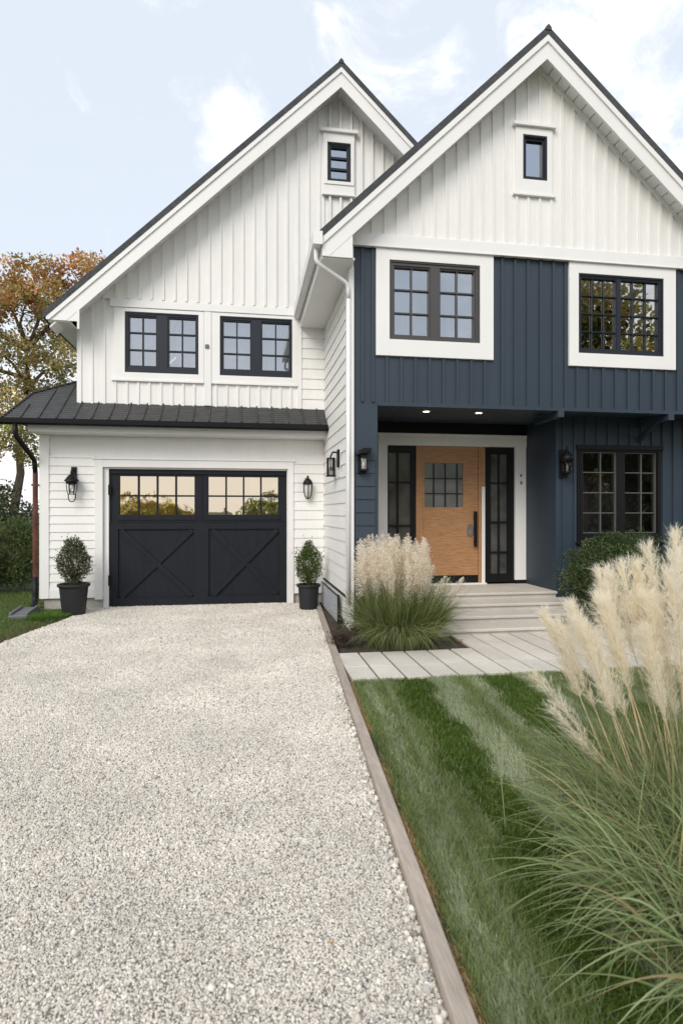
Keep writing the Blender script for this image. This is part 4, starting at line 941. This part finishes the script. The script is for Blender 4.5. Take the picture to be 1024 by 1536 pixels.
tips = [(1.41, 2.66, .98, .48, .050), (1.37, 2.45, 1.02, .46, .052), (1.53, 2.75, 1.04, .48, .055), (1.57, 2.58, 1.10, .50, .055), (1.66, 2.70, 1.20, .54, .06), (1.73, 2.62, 1.25, .54, .06),
        (1.80, 2.80, 1.22, .52, .06), (1.86, 2.45, 1.24, .58, .065), (1.90, 2.65, 1.33, .58, .065), (1.96, 2.35, 1.24, .60, .07), (2.02, 2.60, 1.40, .60, .065), (2.06, 2.42, 1.42, .62, .075),
        (2.12, 2.55, 1.36, .60, .07), (2.20, 2.45, 1.34, .60, .07), (1.92, 2.20, 1.20, .58, .07), (2.00, 2.15, 1.28, .60, .075), (2.12, 2.20, 1.38, .60, .075), (2.30, 2.3, 1.3, .6, .07), (1.72, 2.42, 1.12, .50, .06), (1.62, 2.32, 1.0, .46, .055),
        (1.84, 2.30, 1.14, .55, .065), (2.3, 2.55, 1.42, .6, .07), (2.4, 2.4, 1.3, .6, .07), (1.48, 2.52, 1.0, .46, .05), (1.78, 2.55, 1.14, .52, .06)]
tips += [(1.70 + .62 * random.random(), 2.05 + .6 * random.random(), random.uniform(1.0, 1.36), random.uniform(.5, .64), .07) for _ in range(11)] + [(1.38, 2.75, 1.0, .46, .05), (1.44, 2.60, 1.06, .46, .05), (1.55, 2.50, 1.10, .5, .055)]
for (x, y, z, L_, w_) in tips:
    x = x + .05 + (1.95 - x) * .10; fx, fy = PX + (x - PX) * .45 + random.uniform(-.05, .05), PY + (y - PY) * .25 + random.uniform(-.05, .05)
    put_plume((x, y, z), (fx, fy, .02), L_ * random.uniform(.8, 1.0), w_ * random.uniform(.6, 1.0), random.choice((2800, 3300, 3800)), .05 + .07 * random.random())
put_plume((1.36, 2.60, .74), (1.72, 2.25, .15), .34, .030, 1100, .03)
put_plume((1.40, 2.52, .60), (1.72, 2.25, .15), .28, .026, 900, .02)

# boxwood, low shrub and dry shrub
t = thing('bush', (4.85, 7.35, 0), 'large dark green rounded bush under the lower navy window', 'bush')
a = clumps(150, (4.82, 7.25, .66), (.62, .40, .50), .15, 150, .034, [[.05, .085, .03], [.068, .11, .036], [.09, .13, .046], [.12, .15, .06]], .55, .3, .5)
b = clumps(26, (5.05, 7.3, 1.12), (.40, .2, .12), .10, 90, .030, [[.068, .10, .036], [.09, .115, .048]], .5, .6, .45)
V, F, c = cat(a, b); npmesh('foliage', V, F, None, M['leaf'], t, c)
mb = MB(); twigs(mb, (4.85, 7.35, 0), [(4.85 + random.uniform(-.55, .55), 7.3 + random.uniform(-.3, .3), random.uniform(.4, 1.1)) for _ in range(30)], .018, .004); mb.build('stem', M['bark'], t)
t = thing('bush', (5.75, 7.2, 0), 'dark green bush behind the pampas plumes at the right edge', 'bush')
V, F, c = clumps(90, (5.75, 7.2, .55), (.55, .4, .5), .15, 130, .034, [[.035, .062, .022], [.050, .080, .028], [.068, .10, .036]], .5, .3, .5); npmesh('foliage', V, F, None, M['leaf'], t, c)
mb = MB(); twigs(mb, (5.75, 7.2, 0), [(5.75 + random.uniform(-.5, .5), 7.2 + random.uniform(-.3, .3), random.uniform(.4, .9)) for _ in range(16)], .018, .004); mb.build('stem', M['bark'], t)
t = thing('low_shrub', (4.15, 6.98, 0), 'low grey green shrub at the right end of the steps', 'shrub')
V, F, c = clumps(45, (4.2, 6.95, .16), (.30, .20, .15), .07, 90, .022, [[.035, .062, .030], [.050, .080, .040], [.03, .05, .022]], .3, .7, .35); npmesh('foliage', V, F, None, M['leaf'], t, c)
mb = MB(); twigs(mb, (4.2, 6.95, 0), [(4.2 + random.uniform(-.25, .25), 6.95 + random.uniform(-.15, .15), random.uniform(.1, .28)) for _ in range(12)], .006, .002); mb.build('stem', M['bark'], t)
t = thing('dry_shrub', (1.1, 6.55, 0), 'small brown dried shrub between the gravel and the ornamental grass', 'shrub')
V, F, c = clumps(34, (1.10, 6.55, .13), (.17, .17, .14), .06, 110, .016, [[.060, .040, .030], [.085, .055, .040], [.045, .032, .026]], .3, .5, .4); npmesh('foliage', V, F, None, M['leaf'], t, c)
mb = MB(); twigs(mb, (1.1, 6.55, 0), [(1.1 + random.uniform(-.17, .17), 6.55 + random.uniform(-.15, .15), random.uniform(.1, .28)) for _ in range(40)], .005, .0015); mb.build('stem', M['bark'], t)

# small things
t = thing('metal_edging', (1.27, 8.4, 0), 'low grey metal panel with black rails beside the white side wall', 'edging')
mb = MB(); mb.box(1.245, 1.255, 7.93, 9.6, .02, .37)
for k in range(9): mb.box(1.238, 1.2445, 8.02 + k * .18, 8.03 + k * .18, .02, .37)
mb.build('panel', M['steel'], t)
MB().box(1.240, 1.258, 7.93, 9.6, .37, .384).build('rail', M['black'], t)
for ya in (7.90, 7.83): MB().box(1.238, 1.260, ya, ya + .022, 0, .40).build('post', M['black'], t, bevel=.004)
mb = MB(); mb.prismx([(9.02, -.012), (9.55, -.012), (9.55, .09), (9.02, .05)], -3.24, -2.98); mb.prismx([(9.05, .05), (9.5, .085), (9.5, .125), (9.05, .085)], -3.24, -3.20); mb.prismx([(9.05, .05), (9.5, .085), (9.5, .125), (9.05, .085)], -3.02, -2.98)
tag(mb.build('splash_block', M['grey'], bevel=.012), 'grey splash block on the grass under the copper downspout', 'splash block')
def leafshape(name, x, y, z, s, rz, col, label):
    v = [(0, 0, .004), (.3, .22, .10), (.75, .2, .02), (1, 0, .08), (.7, -.24, .10), (.28, -.2, .03)]
    v = [(a * s, b * s, c_ * s) for a, b, c_ in v] + [(a * s, b * s, c_ * s + .0015) for a, b, c_ in v]
    m_ = MB().add(v, [(5, 4, 3, 2, 1, 0), (6, 7, 8, 9, 10, 11)] + [(i, (i + 1) % 6, (i + 1) % 6 + 6, i + 6) for i in range(6)])
    o = m_.build(name, pmat('dry_leaf', col, .7, .2, 30)); o.location = (x, y, z); o.rotation_euler = (0, 0, rz)
    return tag(o, label, 'leaf')
leafshape('fallen_leaf', 2.40, 6.48, .045, .075, .4, (.50, .22, .06), 'orange fallen leaf lying on the path beside the ornamental grass')
for lx, ly, s_, cl_, lb in ((.31, 2.05, .022, (.48, .30, .10), 'tiny tan leaf on the gravel near the kerb'), (-.08, 3.0, .025, (.35, .20, .08), 'tiny brown leaf on the middle of the gravel'), (-.30, 1.62, .018, (.55, .38, .08), 'tiny yellow leaf on the gravel at the bottom of the drive')):
    leafshape('fallen_leaf', lx, ly, .012, s_, random.uniform(0, 6), cl_, lb)

# ------------------------------------------------------------------ trees and hedges
def tree(x, y, h, lean, blobs, label, size, nl, trunk_r=.16, group=None, z0=-.03, ncl=26):
    t = thing('tree', (x, y, z0), label, 'tree', group)
    mb = MB(); top = Vector((x + lean[0], y + lean[1], h * .72)); pts = [Vector((x, y, z0))]
    for k in range(1, 6):
        u = k / 5; pts.append(Vector((x, y, z0)).lerp(top, u) + Vector((random.uniform(-.12, .12), random.uniform(-.12, .12), 0)))
    mb.tube(pts, [trunk_r * (1 - .75 * k / 5) for k in range(6)], 8)
    Vs = []
    for (bx_, by_, bz_, rx, rz, cols) in blobs:
        c0 = Vector((x + bx_, y + by_, bz_))
        hgt = min(max((bz_ - rz * 1.2) / (h * .72), .25), .95); st_ = Vector((x, y, z0)).lerp(top, hgt)
        mid = st_.lerp(c0, .55) + Vector((random.uniform(-.2, .2), random.uniform(-.2, .2), random.uniform(-.1, .25)))
        mb.tube([st_, mid, c0], [trunk_r * .42, trunk_r * .25, trunk_r * .08], 6)
        for _ in range(5):
            e = c0 + Vector((random.gauss(0, rx * .5), random.gauss(0, rx * .5), random.gauss(0, rz * .5))); mb.tube([mid.lerp(c0, .6), e], [trunk_r * .11, trunk_r * .04], 5)
        Vs.append(clumps(ncl, tuple(c0), (rx, rx, rz), rx * .30, nl, size, cols, .25, .1, .6))
    V, F, c = cat(*Vs); npmesh('crown', V, F, None, M['leaf'], t, c)
    mb.build('trunk', M['bark'], t)
    return t
RUST = [[.50, .25, .095], [.56, .32, .13], [.42, .21, .08], [.42, .29, .10]]
OLIVE = [[.33, .29, .12], [.42, .35, .14], [.27, .25, .095], [.50, .37, .15]]
GOLD = [[.50, .40, .10], [.42, .38, .10], [.58, .44, .12], [.30, .30, .085]]
tree(-7.0, 19.5, 9.4, (.6, 0), [(-1.8, 0, 7.7, 1.2, .7, RUST), (-.4, .2, 8.2, 1.1, .7, RUST), (.9, 0, 8.5, 1.0, .7, RUST), (2.2, .4, 8.9, .9, .75, RUST), (.6, -.4, 7.6, 1.2, .6, RUST + OLIVE),
      (-1.2, .1, 7.2, 1.3, .7, OLIVE), (1.5, .2, 7.3, 1.3, .7, OLIVE), (-.1, -.5, 6.2, 1.3, .6, OLIVE), (1.9, -.1, 6.0, 1.1, .7, OLIVE), (-2.2, .1, 6.3, 1.2, .6, OLIVE), (.9, .3, 5.0, 1.2, .55, OLIVE), (-1.3, 0, 5.0, 1.2, .6, OLIVE + GOLD)],
     'tall rust and olive autumn tree rising behind the garage roof', .11, 75, .17, 'trees beside the house', ncl=30)
tree(-8.6, 17.5, 7.6, (-.4, 0), [(-.3, 0, 6.9, 1.2, .8, RUST + OLIVE), (.9, .3, 6.0, 1.0, .7, OLIVE), (-.9, 0, 5.4, 1.2, .6, OLIVE), (.6, 0, 4.6, 1.1, .6, OLIVE + GOLD), (-.6, .4, 3.8, 1.1, .6, GOLD), (1.5, 0, 4.9, .9, .6, OLIVE)],
     'thin leaning tree with sparse olive leaves at the left edge', .10, 70, .12, 'trees beside the house', ncl=22)
tree(-6.2, 15.8, 4.6, (.1, 0), [(-.9, 0, 3.7, .9, .6, GOLD), (.3, .2, 4.0, .9, .6, GOLD), (.9, 0, 3.2, .8, .6, GOLD + OLIVE), (-.2, -.2, 2.9, .9, .5, GOLD)],
     'small golden yellow tree below the roof eave at the left', .085, 90, .08, 'trees beside the house', ncl=24)
t = thing('hedge', (-6.5, 14.4, 0), 'dark green hedge standing behind the left bush', 'hedge')
V, F, c = clumps(230, (-6.6, 14.6, 1.05), (2.6, .8, 1.15), .30, 120, .085, [[.065, .085, .035], [.085, .10, .042], [.05, .07, .03]], .4, .4, .4); npmesh('foliage', V, F, None, M['leaf'], t, c)
mb = MB(); twigs(mb, (-6.6, 14.6, 0), [(-6.6 + random.uniform(-2, 2), 14.6, random.uniform(.5, 1.7)) for _ in range(24)], .03, .008); mb.build('stem', M['bark'], t)
t = thing('bush', (-4.75, 12.0, 0), 'big loose mid green bush on the side lawn by the downspout', 'bush')
V, F, c = clumps(220, (-4.9, 12.1, .72), (1.35, .8, .68), .20, 130, .075, [[.10, .14, .045], [.13, .17, .055], [.075, .11, .035], [.16, .18, .07]], .5, .9, .25); npmesh('foliage', V, F, None, M['leaf'], t, c)
mb = MB(); twigs(mb, (-4.8, 12.1, 0), [(-4.9 + random.uniform(-1, 1), 12.1, random.uniform(.3, 1.2)) for _ in range(30)], .02, .005); mb.build('stem', M['bark'], t)
# across the street, seen only in the windows
DARKG = [[.035, .050, .018], [.05, .065, .022], [.07, .075, .028]]
tree(15.5, -9.5, 12.5, (0, 0), [(-2.2, 0, 8.3, 2.4, 1.6, DARKG + OLIVE), (1.5, .4, 9.0, 2.4, 1.8, DARKG + GOLD), (0, 0, 10.8, 2.0, 1.5, OLIVE), (-1, .2, 6.3, 2.4, 1.3, DARKG), (2.2, 0, 6.4, 2.3, 1.4, DARKG), (0, .3, 4.6, 2.4, 1.2, DARKG)],
     'tall dark green tree across the street mirrored in the windows', .28, 60, .3, 'trees across the street', ncl=34)
for k, (hx, hy, hl) in enumerate(((-7, -18, 4.5), (3.5, -20, 4.0))):
    t = thing('hedge', (hx, hy, 0), ('golden olive hedge', 'dull green hedge')[k] + ' across the street mirrored in the garage door', 'hedge')
    V, F, c = clumps(160, (hx, hy, 1.1), (hl, 1.0, 1.2), .5, 70, .2, ([[.62, .52, .16], [.50, .48, .14], [.55, .42, .14]], [[.40, .42, .13], [.30, .34, .11]])[k], .4, .4, .5); npmesh('foliage', V, F, None, M['leaf'], t, c)

t = tag(npmesh('unseen_treeline', *(lambda a: (a[0], a[1], None))(A_ := clumps(700, (24, -21, 3.0), (19, 2.5, 3.8), 1.2, 80, .42, DARKG + OLIVE, .3, .3, .55)), M['leaf'], None, A_[2]), 'dark treeline across the street added to darken reflections in the lower windows', 'trees', kind='stuff')  # trees added out of view to cut the bright horizon in window reflections
